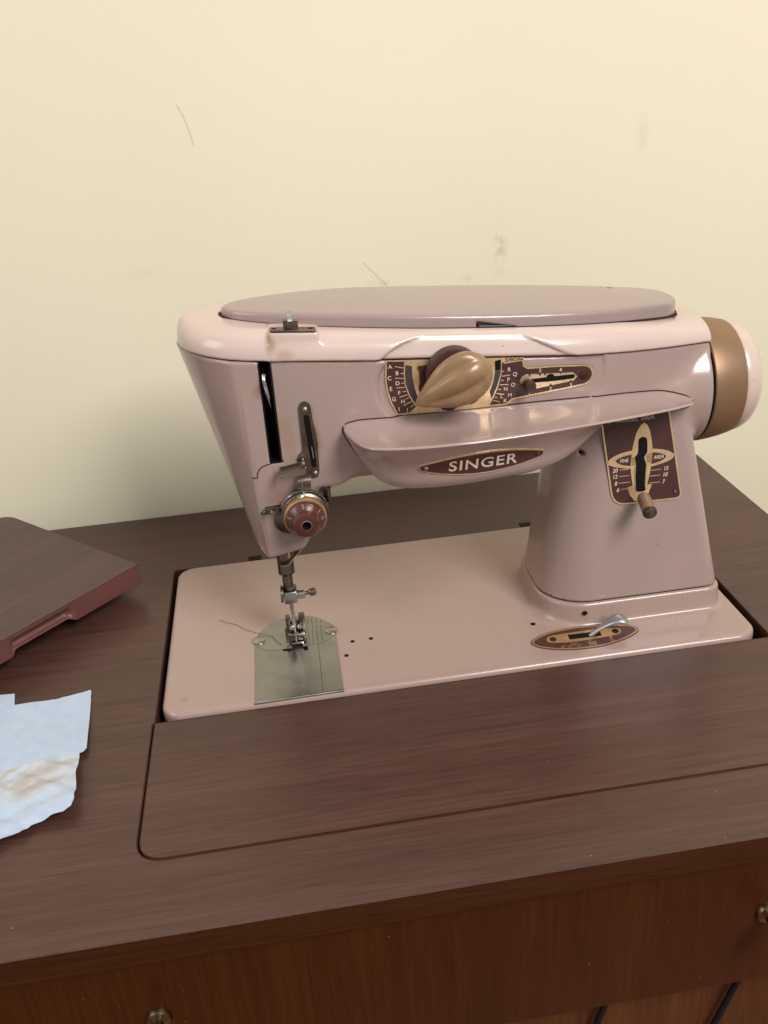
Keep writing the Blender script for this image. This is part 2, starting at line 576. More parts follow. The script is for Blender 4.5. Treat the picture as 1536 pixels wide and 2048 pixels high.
def ribbon_mb(mb, pts, width, mp, off, thick=0.012, closed=True, inset=0.0):
    P = [np.array(p, float) for p in pts]
    n = len(P)
    vs, fs = [], []
    ring = []
    for i in range(n):
        a = P[i - 1] if (closed or i > 0) else P[i]
        b = P[(i + 1) % n] if (closed or i < n - 1) else P[i]
        d = b - a
        d = d / (np.linalg.norm(d) + 1e-9)
        nn = np.array([-d[1], d[0]])
        c = P[i] + nn * inset
        ring.append((c + nn * width / 2, c - nn * width / 2))
    for l, r in ring:
        vs += [mp(l[0], l[1], off), mp(r[0], r[1], off), mp(l[0], l[1], off - thick), mp(r[0], r[1], off - thick)]
    for i in range(n if closed else n - 1):
        j = (i + 1) % n
        fs += [(i * 4, i * 4 + 1, j * 4 + 1, j * 4), (i * 4, j * 4, j * 4 + 2, i * 4 + 2), (i * 4 + 1, i * 4 + 3, j * 4 + 3, j * 4 + 1)]
    return mb.add(vs, fs)
def text_mb(mb, s, cx, cz, height, mp, off, sx=1.0, bold=0.0, rot=0.0, shear=0.0, space=1.0):
    c = bpy.data.curves.new('lettering', 'FONT')
    c.body = s
    c.size = 1.0
    c.align_x = 'CENTER'
    c.offset = bold
    c.shear = shear
    c.space_character = space
    c.resolution_u = 4
    o = bpy.data.objects.new('lettering', c)
    col.objects.link(o)
    dg = bpy.context.evaluated_depsgraph_get()
    me = bpy.data.meshes.new_from_object(o.evaluated_get(dg))
    k = height / 0.69
    ca, sa = math.cos(rot), math.sin(rot)
    vs = []
    for v in me.vertices:
        x, y = v.co.x * k * sx, (v.co.y - 0.345) * k
        vs.append(mp(cx + x * ca - y * sa, cz + x * sa + y * ca, off))
    mb.add(vs, [list(p.vertices) for p in me.polygons])
    bpy.data.objects.remove(o)
    bpy.data.curves.remove(c)
    bpy.data.meshes.remove(me)
    return mb
def circle(cx, cy, r, n=24, r2=None, a0=0, a1=2 * math.pi, end=False):
    r2 = r if r2 is None else r2
    m = n + 1 if end else n
    return [(cx + r * math.cos(a0 + (a1 - a0) * k / n), cy + r2 * math.sin(a0 + (a1 - a0) * k / n)) for k in range(m)]
def dense(pts, step=0.25, closed=True):
    out = []
    n = len(pts)
    for i in range(n if closed else n - 1):
        a, b = np.array(pts[i], float), np.array(pts[(i + 1) % n], float)
        k = max(1, int(np.linalg.norm(b - a) / step))
        out += [tuple(a + (b - a) * j / k) for j in range(k)]
    if not closed:
        out.append(tuple(pts[-1]))
    return out
def rounded(pts, r, n=6):
    """round the corners of a polygon; r one radius or one per corner."""
    out = []
    m = len(pts)
    for i in range(m):
        ri = r[i] if isinstance(r, (list, tuple)) else r
        p, a, b = np.array(pts[i], float), np.array(pts[i - 1], float), np.array(pts[(i + 1) % m], float)
        if ri <= 0:
            out.append(tuple(p))
            continue
        u, v = (a - p), (b - p)
        lu, lv = np.linalg.norm(u), np.linalg.norm(v)
        u, v = u / lu, v / lv
        ang = math.acos(float(np.clip(u @ v, -1, 1)))
        t = min(ri / math.tan(ang / 2), lu * 0.49, lv * 0.49)
        s, e = p + u * t, p + v * t
        for k in range(n + 1):
            q = k / n
            out.append(tuple((1 - q) ** 2 * s + 2 * q * (1 - q) * p + q * q * e))
    return out

# ------------------------------------------------------------------ the setting: wall, floor
wm, wnt, wb, wv, wc, smudge = wall_mat()
wc = smudge(wc, (27.8, 28, 19.6), (0.7, 2, 2.8), (0.33, 0.28, 0.20), 0.42, 140, 0.44)
wc = smudge(wc, (28.4, 28, 17.4), (1.8, 2, 0.7), (0.35, 0.29, 0.20), 0.35, 170, 0.47)
wc = smudge(wc, (24.9, 28, 17.3), (0.7, 2, 0.5), (0.30, 0.24, 0.16), 0.4, 170, 0.40)
wc = smudge(wc, (18.3, 28, 17.6), (1.6, 2, 0.6), (0.36, 0.29, 0.19), 0.4, 150, 0.45)
wc = smudge(wc, (39.0, 28, 26.5), (0.7, 2, 2.4), (0.50, 0.41, 0.28), 0.3, 60, 0.38)
wc = smudge(wc, (0.2, 28, 20.0), (1.4, 2, 0.5), (0.50, 0.40, 0.27), 0.3, 90, 0.42)
wnt.links.new(wc, wb.inputs['Base Color'])
wb.inputs['Roughness'].default_value = 0.62
wb.inputs['Specular IOR Level'].default_value = 0.3
bump(wnt, wb, fmath(wnt, 'ADD', noise(wnt, wv, 260, 4), fmath(wnt, 'MULTIPLY', noise(wnt, wv, 22, 3), 0.8)), 0.13, 0.0009)
wall = MB().box(-220, 240, 28.1, 40, -76, 190).build('wall', wm, None, smooth=False)
tag(wall, kind='structure')
floor = MB().box(-220, 240, -200, 28.1, -80, -76).build('floor', M['floor'], None, smooth=False)
tag(floor, kind='structure')

# ------------------------------------------------------------------ sewing cabinet
TZ = -0.28                                   # tabletop surface; the machine bed's top is z = 0
cab = thing('sewing_cabinet', (18, 6, -76), 'dark walnut sewing cabinet with brass knobs, standing against the cream wall', 'sewing cabinet')
flatmap = lambda z0: (lambda a, b, off: (a, b, z0 + off))
opening = [(-0.47, -10.36), (38.05, -10.36), (38.05, 0.06), (37.62, 0.06), (37.62, 18.05), (-0.33, 18.05), (-0.33, 0.06), (-0.47, 0.06)]
open_r = rounded(opening, [1.5, 1.5, 0, 0, 0.3, 0.3, 0, 0], 8)
mb = MB()
plate_mb(mb, rounded([(-42, -14.76), (45.83, -14.76), (45.83, 27.75), (-42, 27.75)], [0.3, 0.3, 0.3, 0.3], 3), flatmap(TZ), 0, 1.5, holes=[open_r[::-1]], cut=0)
mb.build('tabletop', [M['table']], cab, smooth=False)
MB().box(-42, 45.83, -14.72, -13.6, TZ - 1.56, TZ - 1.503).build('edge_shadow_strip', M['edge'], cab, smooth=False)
MB().box(-42, 45.83, -14.775, -14.757, TZ - 1.5, TZ - 0.02).build('edge_band', M['edge'], cab, smooth=False)
mb = MB()
leaf = rounded([(-0.37, -10.27), (37.95, -10.27), (37.95, 0.06), (-0.37, 0.06)], [1.42, 1.42, 0.08, 0.08], 8)
plate_mb(mb, leaf, flatmap(TZ), 0, 1.5, cut=0)
mb.build('front_leaf', M['table'], cab, smooth=False)
# reddish cut edges of the leaf and of the opening
mb = MB()
ribbon_mb(mb, leaf, 0.05, flatmap(TZ), 0.004, 0.02, True, inset=0.03)
mb.build('leaf_edge_trim', M['edge'], cab, smooth=False)
mb = MB()
ribbon_mb(mb, open_r, 0.05, flatmap(TZ), 0.004, 0.02, True, inset=-0.035)
mb.build('opening_edge_trim', M['edge'], cab, smooth=False)
MB().box(-1.2, 38.8, -11.0, 18.8, -13.0, -12.4).build('machine_well', M['dark_gap'], cab, smooth=False)
mb = MB()
for b_ in ((-1.6, -0.9, -11, 18.8), (38.4, 39.1, -11, 18.8), (-0.9, 38.4, 18.4, 19.0)):
    mb.box(*b_, -12.4, TZ - 1.52)
mb.build('well_side', M['dark_gap'], cab, smooth=False)
MB().box(-40, 44.5, -14.45, -12.9, -11.04, TZ - 1.56, 0.06).build('front_panel', M['apron'], cab, smooth=False)
MB().box(-39, 43.4, -12.6, -11.6, -70, -11.2).build('lower_panel', M['lower'], cab, smooth=False)
for x0, x1 in ((-41, -39), (43.4, 45.3)):
    MB().box(x0, x1, -13.8, 26.5, -75.95, TZ - 1.56, 0.1).build('side_panel', M['apron'], cab, smooth=False)
MB().box(-39, 43.4, 24.5, 26, -70, TZ - 1.56).build('back_panel', M['apron'], cab, smooth=False)
kp = [(0.0, 2.2), (0.40, 2.17), (0.62, 1.98), (0.68, 1.72), (0.62, 1.45), (0.42, 1.2), (0.28, 0.95), (0.26, 0.35), (0.55, 0.22), (0.62, 0.06), (0.62, 0)]
for kx, kz in ((0.05, -5.92), (30.1, -5.92)):
    k = MB().lathe(kp[::-1], (kx, -14.45, kz), (0, -1, 0), 36).build('drawer_knob', M['brass'], cab)

# power cords in the knee space
for nm, lb, pts in (('power_cord', 'thick black power cord hanging below the cabinet front panel at the right', [(30.8, -13.0, -10.6), (30.55, -13.0, -11.8), (30.08, -13.0, -13.5), (29.19, -13.0, -16.6), (28.0, -13.1, -20), (22, -14.5, -30), (20, -16, -50), (21, -20, -75.4), (30, -28, -75.5)]),
                    ('power_cord', 'short dark cord just showing below the lower edge of the front panel', [(22.9, -13.0, -10.6), (22.75, -13.0, -12), (22.47, -13.0, -13.57), (21.9, -13.1, -16), (19, -14, -30), (17, -16, -50), (16, -20, -75.4), (8, -26, -75.5)])):
    o = MB().tube(catmull(pts, 8), 0.19, 10).build(nm, M['cord'])
    tag(o, lb, 'cord')

# ------------------------------------------------------------------ loose cover panel of the machine opening, lying at the left
lid = thing('cover_panel', (-8, 14, TZ), 'loose walnut cover panel with finger notch lying askew at the left of the table', 'cover panel')
LT = 2.25
C0 = np.array([-2.35, 15.05])
lu = np.array([-0.697, -0.717])
lv = np.array([-0.717, 0.697])
def lidpt(u, v, z):
    p = C0 + lu * u + lv * v
    return (p[0], p[1], z)
L_, W_ = 38.0, 16.4
outl = []
us = np.concatenate([np.arange(0, 4.9, 1.2), np.arange(4.9, 13, 0.12), np.arange(14, L_, 2.0)])
for u in us:
    outl.append((float(u), 0.0))
outl += rounded([(L_, 0), (L_, W_), (0, W_), (0.0, 0.02)], [0, 1.6, 1.6, 0], 8)
def sst(a, b, x):
    t = min(1, max(0, (x - a) / (b - a)))
    return t * t * (3 - 2 * t)
U0, U1 = 5.55, 10.6
def ncut(u, v):
    return sst(U0, U0 + 0.75, u) * (1 - sst(U1 - 0.4, U1, u)) if v < 0.01 else 0.0
mbt = MB()
plate_mb(mbt, outl, lambda a, b, off: lidpt(a, b, LT + off), 0, 0.06, cut=0)
mbt.build('panel_top', M['lidwood'], lid, smooth=False)
TH = 1.55
rings = []
for vv, z0, dv, dz in ((0, 0.062, 0, 0), (0, 0.25, 0.0, 0), (0, 0.55, 0.30, 0), (0, 0.80, 0.42, 0), (0, 1.02, 0.30, -0.02), (0, 1.2, 0.10, -0.16), (0, 1.49, 0.05, -0.40), (0.06, TH, 0.12, -0.42), (0.5, TH, 0.3, -0.42)):
    ring = []
    for (u, v) in outl:
        w_ = ncut(u, v)
        uu, v2 = u, v
        if vv and v < 0.01:
            v2 = v + vv
        ring.append(lidpt(uu, v2 + dv * w_, LT - z0 - dz * w_))
    rings.append(ring)
n = len(outl)
vs = [p for r in rings for p in r]
fs = []
for i in range(len(rings) - 1):
    for k in range(n):
        k2 = (k + 1) % n
        fs.append((i * n + k, i * n + k2, (i + 1) * n + k2, (i + 1) * n + k))
fs.append(tuple((len(rings) - 1) * n + k for k in range(n)))
make('panel_edge', vs, fs, M['lidedge'], lid, True, 40)
mb = MB()
for (u0, u1, v0, v1) in ((3, 5, 3, 14), (20, 22, 3, 14), (33, 35, 3, 14)):
    c = [lidpt(u, v, z) for z in (TZ + 0.005, LT - TH) for u, v in ((u0, v0), (u1, v0), (u1, v1), (u0, v1))]
    mb.add(c, [(0, 1, 2, 3), (4, 5, 6, 7), (0, 1, 5, 4), (1, 2, 6, 5), (2, 3, 7, 6), (3, 0, 4, 7)])
mb.build('batten', M['lidedge'], lid, smooth=False)

# ------------------------------------------------------------------ paper towels
def sheet(name, poly, zf, mat, label, step=0.16, jag=0.0, jagmin=-99):
    """a thin paper sheet cut to poly (x, y), lifted by zf(x, y)."""
    rnd = random.Random(len(name) + int(poly[0][0] * 10))
    pl = dense(poly, 0.2)
    if jag:
        pl = [(p[0] + rnd.uniform(-jag, jag) * (p[1] > jagmin), p[1] + rnd.uniform(-jag, jag) * (p[1] > jagmin)) for p in pl]
    bm = fill2d(pl, cut=step * 2)
    bm.verts.index_update()
    n = len(bm.verts)
    top = [(v.co.x, v.co.y, zf(v.co.x, v.co.y) + 0.03) for v in bm.verts]
    bot = [(v.co.x, v.co.y, zf(v.co.x, v.co.y)) for v in bm.verts]
    fs = [[v.index for v in f.verts] for f in bm.faces] + [[v.index + n for v in f.verts][::-1] for f in bm.faces]
    for e in bm.edges:
        if len(e.link_faces) == 1:
            a, b = e.verts[0].index, e.verts[1].index
            fs.append([a, b, b + n, a + n])
    bm.free()
    o = make(name, top + bot, fs, mat, None, True, 60)
    return tag(o, label, 'paper towel')
def ridges(x, y):
    s = 0.0
    for (a, fx, fy, ph) in ((0.10, 0.9, 2.1, 0.3), (0.06, 2.4, 3.9, 1.7), (0.035, 5.1, 7.3, 0.4), (0.05, -1.6, 4.4, 2.2)):
        s += a * math.sin(fx * x + fy * y + ph)
    return s
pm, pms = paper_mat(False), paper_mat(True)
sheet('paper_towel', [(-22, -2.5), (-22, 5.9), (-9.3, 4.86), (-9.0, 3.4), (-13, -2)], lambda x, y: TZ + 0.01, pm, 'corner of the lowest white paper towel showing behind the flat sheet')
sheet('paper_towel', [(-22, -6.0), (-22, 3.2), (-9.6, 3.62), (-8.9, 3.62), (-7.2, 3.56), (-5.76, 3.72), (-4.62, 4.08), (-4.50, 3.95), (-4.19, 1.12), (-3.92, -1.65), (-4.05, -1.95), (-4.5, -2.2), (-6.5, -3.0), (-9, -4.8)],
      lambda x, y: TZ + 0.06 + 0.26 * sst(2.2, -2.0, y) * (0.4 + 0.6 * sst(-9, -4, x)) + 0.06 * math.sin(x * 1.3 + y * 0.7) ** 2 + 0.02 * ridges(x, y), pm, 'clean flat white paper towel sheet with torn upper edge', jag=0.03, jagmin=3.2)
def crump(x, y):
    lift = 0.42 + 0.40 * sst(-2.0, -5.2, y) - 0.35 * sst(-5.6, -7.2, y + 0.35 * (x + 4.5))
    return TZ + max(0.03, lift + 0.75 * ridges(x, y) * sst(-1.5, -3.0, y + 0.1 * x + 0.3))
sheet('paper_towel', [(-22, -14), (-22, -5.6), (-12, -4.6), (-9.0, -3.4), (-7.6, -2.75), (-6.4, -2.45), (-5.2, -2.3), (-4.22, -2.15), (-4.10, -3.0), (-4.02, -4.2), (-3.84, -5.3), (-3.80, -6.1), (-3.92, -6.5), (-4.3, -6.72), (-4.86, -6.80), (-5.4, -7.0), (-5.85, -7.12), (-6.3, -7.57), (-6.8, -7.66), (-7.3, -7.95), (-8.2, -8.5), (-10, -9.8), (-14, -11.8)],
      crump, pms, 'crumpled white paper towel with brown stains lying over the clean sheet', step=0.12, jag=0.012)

# ------------------------------------------------------------------ the sewing machine
sm = thing('sewing_machine', (18.6, 8.9, TZ), 'mauve and pink vintage sewing machine with maroon plates, set into the cabinet top', 'sewing machine')
YC = 8.9
zbl = lambda x: 18.5 - (x - 18.6) * 0.083
w_arm = spline([9.0, 11, 13, 16, 18.6, 22, 25, 28, 30, 32, 34.6], [4.85, 5.0, 5.1, 5.25, 5.3, 5.27, 5.1, 4.7, 4.3, 3.75, 2.85])
def w_band(x):
    nose = 4.85 * np.maximum(1e-6, 1 - np.clip((9.0 - x) / 5.3, 0, 1) ** 2.15) ** (1 / 2.15)
    return np.where(x < 9.0, nose, w_arm(x))
yface = lambda x: YC - w_arm(np.asarray(x, float)) + 0.15

# bed with the raised foot of the pillar
def pil_sec(x, y, z, grow):
    xl = 24.40 + (z - 1.6) * 0.155 - grow
    xr = 35.95 - (z - 1.6) * 0.20 + grow
    yf = 3.75 + (z - 1.6) * 0.11 - grow
    yb = 12.9 + grow
    cx, hx, cy, hy = (xl + xr) / 2, (xr - xl) / 2, (yf + yb) / 2, (yb - yf) / 2
    r = np.where(x < cx, np.where(y < cy, 2.9, 4.3), 0.95)
    qx, qy = np.abs(x - cx) - hx + r, np.abs(y - cy) - hy + r
    return np.minimum(np.maximum(qx, qy), 0) + np.sqrt(np.maximum(qx, 0) ** 2 + np.maximum(qy, 0) ** 2) - r
def bed_fn(x, y, z):
    qx, qy = np.abs(x - 18.52) - 18.52 + 1.3, np.abs(y - 8.98) - 8.82 + 1.3
    d2 = np.minimum(np.maximum(qx, qy), 0) + np.sqrt(np.maximum(qx, 0) ** 2 + np.maximum(qy, 0) ** 2) - 1.3
    slab = smax(smax(d2, z, 0.36), -1.1 - z, 0.1)
    foot = smax(smax(pil_sec(x, y, np.minimum(z, 1.6) * 0 + 1.6, 0.12 + 0.10 * (1.5 - np.clip(z, 0, 1.5))), z - 1.5, 0.16), -0.5 - z, 0.1)
    f = smin(slab, foot, 0.28 + 0.6 * np.clip((26.3 - x) / 2.3, 0, 1))
    return f
make_sdf('bed', bed_fn, (-0.3, -0.3, -1.3), (37.5, 18.1, 1.8), 0.15, M['bed'], sm)
# dark joint under the pillar
def prism_joint():
    pts = []
    for k in range(120):
        t = 2 * math.pi * k / 120
        lo_, hi_ = 0.0, 12.0
        cx, cy = 30.2, 9.0
        for _ in range(30):
            mid = (lo_ + hi_) / 2
            if pil_sec(np.array(cx + mid * math.cos(t)), np.array(cy + mid * math.sin(t)), np.array(1.6), -0.10) < 0:
                lo_ = mid
            else:
                hi_ = mid
        pts.append((cx + lo_ * math.cos(t), cy + lo_ * math.sin(t)))
    return pts
mb = MB()
plate_mb(mb, prism_joint(), flatmap(1.75), 0, 0.5, cut=0)
mb.build('pillar_joint', M['dark_gap'], sm, smooth=False)

# body: head, arm, bulge at the hand wheel and pillar in one casting
def pdep(x):
    t = np.clip((np.asarray(x, float) - 22.8) / 4.4, 0, 1)
    return 0.32 - 0.25 * t * t * (3 - 2 * t)
def body_fn(x, y, z):
    yf = YC - np.where(x < 9, 4.85, w_arm(x)) + 0.15
    dy = np.abs(y - YC)
    top = z - (zbl(x) - 0.035)
    # head
    tip = 3.72 + (19.1 - z) * 0.232
    xr = 9.0 - np.clip((19.1 - z) / 12.0, 0, 1.2) * 1.0
    a = np.maximum(xr - tip, 1.0)
    u = np.maximum(xr - x, 0) / a
    v = dy / 5.4
    nose = (np.power(np.power(u, 1.75) + np.power(v, 1.75) + 1e-9, 1 / 1.75) - 1) * np.minimum(a, 4.0)
    front = 4.2 - y
    yb = np.minimum(13.6, 8.9 + (z - 7.3) * 0.85)
    head = smax(nose, front, 0.16)
    head = smax(head, y - yb, 0.5)
    head = smax(head, (x - (9.52 + (z - 7.7) * 0.60)) / 1.166, 0.28)
    head = smax(head, 7.3 + (x - 7.4) * 0.19 - z, 0.14)
    # arm
    tt = np.clip((x - 24.4) / 2.3, 0, 1)
    arm = smax(smax(yf - y, y - (2 * YC - yf), 0.3), 11.95 + 2.75 * tt * tt * (3 - 2 * tt) - z, 0.5)
    arm = smax(arm, 8.0 - x, 0.2)
    arm = smax(arm, x - 34.7, 0.1)
    body = smax(smin(head, arm, 0.9), yf - y, 0.08)
    # recess under the arm, right of the head
    rec = smax(smax(10.55 - x + (z - 10.8) * 0.15, z - 11.55, 0.35), y - 5.2, 0.15)
    body = smax(body, -rec, 0.2)
    # bulge round the wheel axis
    R = 3.93 - (34.75 - x) * 0.09
    bul = np.sqrt(dy ** 2 + (z - 13.95) ** 2) - R
    bul = smax(bul, 30.3 - x, 1.2)
    bul = smax(bul, x - 34.78, 0.2)
    body = smin(body, bul, 0.4)
    # pillar
    pil = pil_sec(x, y, z, 0.0)
    pil = smax(pil, 1.6 - z, 0.06)
    pil = smax(pil, z - 15.0, 0.5)
    body = smin(body, pil, 0.5)
    body = smax(body, top, 0.06)
    # thread take-up slot
    slot = np.maximum(np.maximum(np.abs(x - (8.46 - (19 - z) * 0.004)) - 0.31, 13.45 - z), y - 7.0)
    body = smax(body, -slot, 0.05)
    # shallow pocket of the selector plate
    qx, qz = np.abs(x - 21.0) - 6.45 + 1.55, np.abs(z - 17.0 + (x - 21) * 0.03) - 1.75 + 1.55
    poc = np.minimum(np.maximum(qx, qz), 0) + np.sqrt(np.maximum(qx, 0) ** 2 + np.maximum(qz, 0) ** 2) - 1.55
    poc = np.maximum(poc, y - (yf + pdep(x)))
    body = smax(body, -poc, 0.34)
    # oil hole on the pillar
    hole = np.sqrt((x - 26.90) ** 2 + (z - 11.20) ** 2) - 0.17
    body = np.maximum(body, -np.maximum(hole, y - 6.2))
    return body
def surf_y(x, z):
    lo_, hi_ = 1.5, YC
    for _ in range(22):
        m_ = (lo_ + hi_) / 2
        if float(body_fn(np.array(float(x)), np.array(m_), np.array(float(z)))) > 0:
            lo_ = m_
        else:
            hi_ = m_
    return lo_
make_sdf('body', body_fn, (3.2, 3.2, 1.3), (36.5, 15.0, 20.1), 0.125, M['mauve'], sm)

# pale band round the top
arch_h = spline([14.2, 14.7, 15.2, 15.9, 16.8, 17.8, 19.0, 20.2, 21.4, 22.4, 23.3, 24.2, 25.0, 25.6, 26.2], [-0.22, 0.0, 0.40, 0.78, 1.06, 1.24, 1.32, 1.33, 1.30, 1.17, 0.90, 0.55, 0.18, -0.04, -0.25])
def band_fn(x, y, z):
    w = w_band(x)
    e = 0.02
    sl = (w_band(x + e) - w_band(x - e)) / (2 * e)
    d = (w - np.abs(y - YC)) / np.sqrt(1 + np.minimum(sl ** 2, 60))
    zz = z - zbl(x)
    r = 1.6 + np.clip((x - 27) / 7.5, 0, 1) ** 1.5 * 1.3
    H = 1.45 - np.clip((x - 29) / 5.5, 0, 1) * 0.22
    q = np.clip(1 - d / r, 0, 3)
    t = np.maximum(zz, 0) / H
    g = (np.power(np.power(q, 2.3) + np.power(t, 2.3) + 1e-9, 1 / 2.3) - 1) * H
    f = smax(g, 0.035 - zz, 0.08)
    f = smax(f, x - 34.85, 0.12)
    # raised seat of the thread guide
    ped = smax(np.abs(x - 10.2) - (1.28 + (20.75 - z) * 0.17), z - (20.74 - (x - 10.2) * 0.09), 0.12)
    ped = smax(smax(ped, 4.12 + (z - 19.2) * 0.06 - y, 0.15), y - 6.2, 0.1)
    ped = smax(ped, 0.035 - zz, 0.05)
    f = smin(f, ped, 0.16)
    # flat scallop above the selector
    ah = arch_h(x)
    arch = (zz - ah) / np.sqrt(1 + ((arch_h(x + 0.02) - ah) / 0.02) ** 2)
    sc = smax(arch, y - (3.86 + 0.32 * zz), 0.06)
    f = smax(f, -sc, 0.24)
    return f
make_sdf('top_band', band_fn, (3.3, 3.2, 16.6), (35.1, 14.6, 21.6), 0.09, M['pink'], sm)

# mauve top lid
w_lid = spline([6.3, 7, 8, 10, 13.4, 17, 20.4, 24, 27.5, 30.5, 32.4, 33.2], [0.75, 1.25, 1.85, 2.65, 3.42, 3.85, 3.95, 3.85, 3.45, 2.75, 2.05, 1.55])
def lid_fn(x, y, z):
    dy = np.abs(y - YC)
    w = w_lid(x)
    d = (dy - w) * 0.93
    tipl = np.sqrt((x - 7.05) ** 2 + dy ** 2) - 0.85
    tipr = x - 33.36 + (dy / 3.4) ** 2 * 1.2
    d = smax(d, 6.35 - x, 0.9)
    d = smax(d, tipr, 0.8)
    topz = zbl(x) + 1.45 + 0.68 - 0.42 * np.clip((14.5 - x) / 8.5, 0, 1) ** 1.5 + 0.16 * (1 - np.clip(dy / 4, 0, 1) ** 2) 
    f = smax(d, z - topz, 0.28)
    f = smax(f, zbl(x) + 0.6 - z, 0.05)
    # finger notch at the front edge
    nt_ = smax(smax(smax(20.3 - x, (x - 22.6), 0.05), y - (5.42 - (x - 20.3) * 0.11), 0.05), z - (zbl(x) + 1.47 + 0.30 * np.clip((22.5 - x) / 2.1, 0, 1)), 0.05)
    f = smax(f, -nt_, 0.05)
    return f
make_sdf('top_lid', lid_fn, (6.0, 4.5, 17.6), (34.0, 13.3, 22.0), 0.11, M['lid'], sm)
# dark joint between lid and band
mb = MB()
xs = np.linspace(6.45, 33.05, 90)
ol = [(float(x), float(YC - w_lid(x) - 0.07)) for x in xs] + [(33.42, 8.2), (33.46, 8.9), (33.42, 9.6)] + [(float(x), float(YC + w_lid(x) + 0.07)) for x in xs[::-1]] + [(6.22, 9.3), (6.18, 8.9), (6.22, 8.5)]
plate_mb(mb, ol, lambda a, b, off: (a, b, float(zbl(a)) + 1.47 + off), 0, 0.1, cut=0)
mb.build('lid_joint', M['dark_gap'], sm, smooth=False)
mb = MB()
plate_mb(mb, rounded([(20.45, 4.98), (22.6, 5.02), (22.7, 5.3), (20.5, 5.6)], 0.08, 3), lambda a, b, off: (a, b, float(zbl(a)) + 1.53 + off), 0, 0.04, cut=0)
mb.build('lid_catch', M['silver'], sm, smooth=False)
MB().lathe([(0.0, 0.10), (0.16, 0.09), (0.2, 0.0)][::-1], (30.2, 11.0, float(zbl(30.2)) + 2.16), (0, 0, 1), 14).build('lid_button', M['dark_steel'], sm)

# front cover (the scoop) as a loft along x
X_ = [12.40, 12.48, 12.88, 13.37, 14.0, 14.81, 16.25, 18.48, 20.82, 23.55, 26.25, 29.36, 30.81, 32.2, 33.2, 33.55]
yBf = spline(X_, [2.95, 2.6, 1.4, 0.6, 0.2, -0.1, -0.5, -0.7, -0.5, -0.1, 0.7, 1.8, 2.4, 3.2, 4.2, 4.95])
zBf = spline(X_, [15.22, 15.2, 15.15, 15.17, 15.19, 15.22, 15.30, 15.36, 15.33, 15.27, 15.07, 14.81, 14.67, 14.48, 14.22, 14.05])
zCf = spline([12.40, 12.8, 13.3, 13.8, 14.4, 15.0, 16.4, 18.0, 20.5, 23.0, 25.0, 26.0, 26.6, 27.2, 28.0, 30.5, 32.0, 33.55], [15.0, 14.15, 13.25, 12.58, 12.33, 12.24, 12.2, 12.18, 12.26, 12.42, 12.84, 13.34, 13.7, 14.1, 14.37, 14.4, 14.2, 13.9])
yCf = spline([12.40, 13.6, 14.3, 15.0, 16.4, 18.0, 20.5, 23.0, 25.0, 26.5, 27.4, 30, 33.55], [3.3, 2.9, 2.1, 1.6, 1.2, 1.15, 1.2, 1.45, 2.2, 3.0, 3.4, 3.9, 5.1])
zAf = spline([12.40, 12.5, 12.95, 14.0, 15.6, 21, 26, 30.2, 31.6, 33.0, 33.55], [15.25, 15.32, 15.45, 15.50, 15.45, 15.38, 15.28, 15.0, 14.8, 14.35, 14.1])
gf = spline([0, 0.06, 0.15, 0.32, 0.52, 0.68, 0.78, 0.88, 0.96, 1.0], [0, 0.06, 0.20, 0.42, 0.61, 0.69, 0.72, 0.78, 0.88, 1.0])
def cover_y(x, z):
    zb, zc = float(zBf(x)), float(zCf(x))
    t = min(1.0, max(0.0, (zb - z) / max(1e-3, zb - zc)))
    return float(yBf(x)) + (float(yCf(x)) - float(yBf(x))) * float(gf(t))
def yA_(x):
    return float(yface(x)) + (0.9 if x > 31 else 0.5)
stations = np.concatenate([np.linspace(12.40, 15, 26), np.linspace(15.2, 30, 60), np.linspace(30.2, 33.55, 26)])
prof = []
for x in stations:
    x = float(x)
    yB, zB, yC, zC = float(yBf(x)), float(zBf(x)), float(yCf(x)), float(zCf(x))
    yA, zA = yA_(x), float(zAf(x))
    P = []
    dep = max(0.0, yface(x) - yB)
    sag = 0.36 * min(1, dep / 4.0)
    for k in range(15):                       # tray, from the arm face out to the lip
        t = k / 14
        if k == 0:
            P.append((yA, zA))
        bl = sst(29.0, 31.0, x)
        yS = (float(yface(x)) - 0.06) * (1 - bl) + (bl * (surf_y(x, zA) - 0.05) if bl > 0 else 0)
        P.append((yS + (yB + 0.16 - yS) * t, zA + (zB + 0.03 - zA) * t - sag * math.sin(math.pi * t) ** 0.8))
    P.append((yB + 0.08, zB + 0.035))
    P.append((yB + 0.025, zB - 0.0))
    P.append((yB, zB - 0.055))
    for k in range(1, 25):                    # outer lower face
        t = k / 24
        tt = 0.06 + 0.94 * t
        z = zB + (zC - zB) * tt
        P.append((yB + (yC - yB) * float(gf(tt)), z))
    yD = max(yA, yC + 0.5)
    P.append((yC + (yD - yC) * 0.25, zC - 0.05))
    P.append((yC + (yD - yC) * 0.5, zC - 0.03))
    P.append((yD, zC + 0.02))
    prof.append([(x, a, b) for a, b in P])
n = len(prof[0])
vs = [p for r in prof for p in r]
fs = []
for i in range(len(prof) - 1):
    for k in range(n):
        k2 = (k + 1) % n
        fs.append((i * n + k, i * n + k2, (i + 1) * n + k2, (i + 1) * n + k))
fs.append(tuple(range(n)))
fs.append(tuple((len(prof) - 1) * n + k for k in range(n)))
make('front_cover', vs, fs, M['mauve'], sm, True, 60)
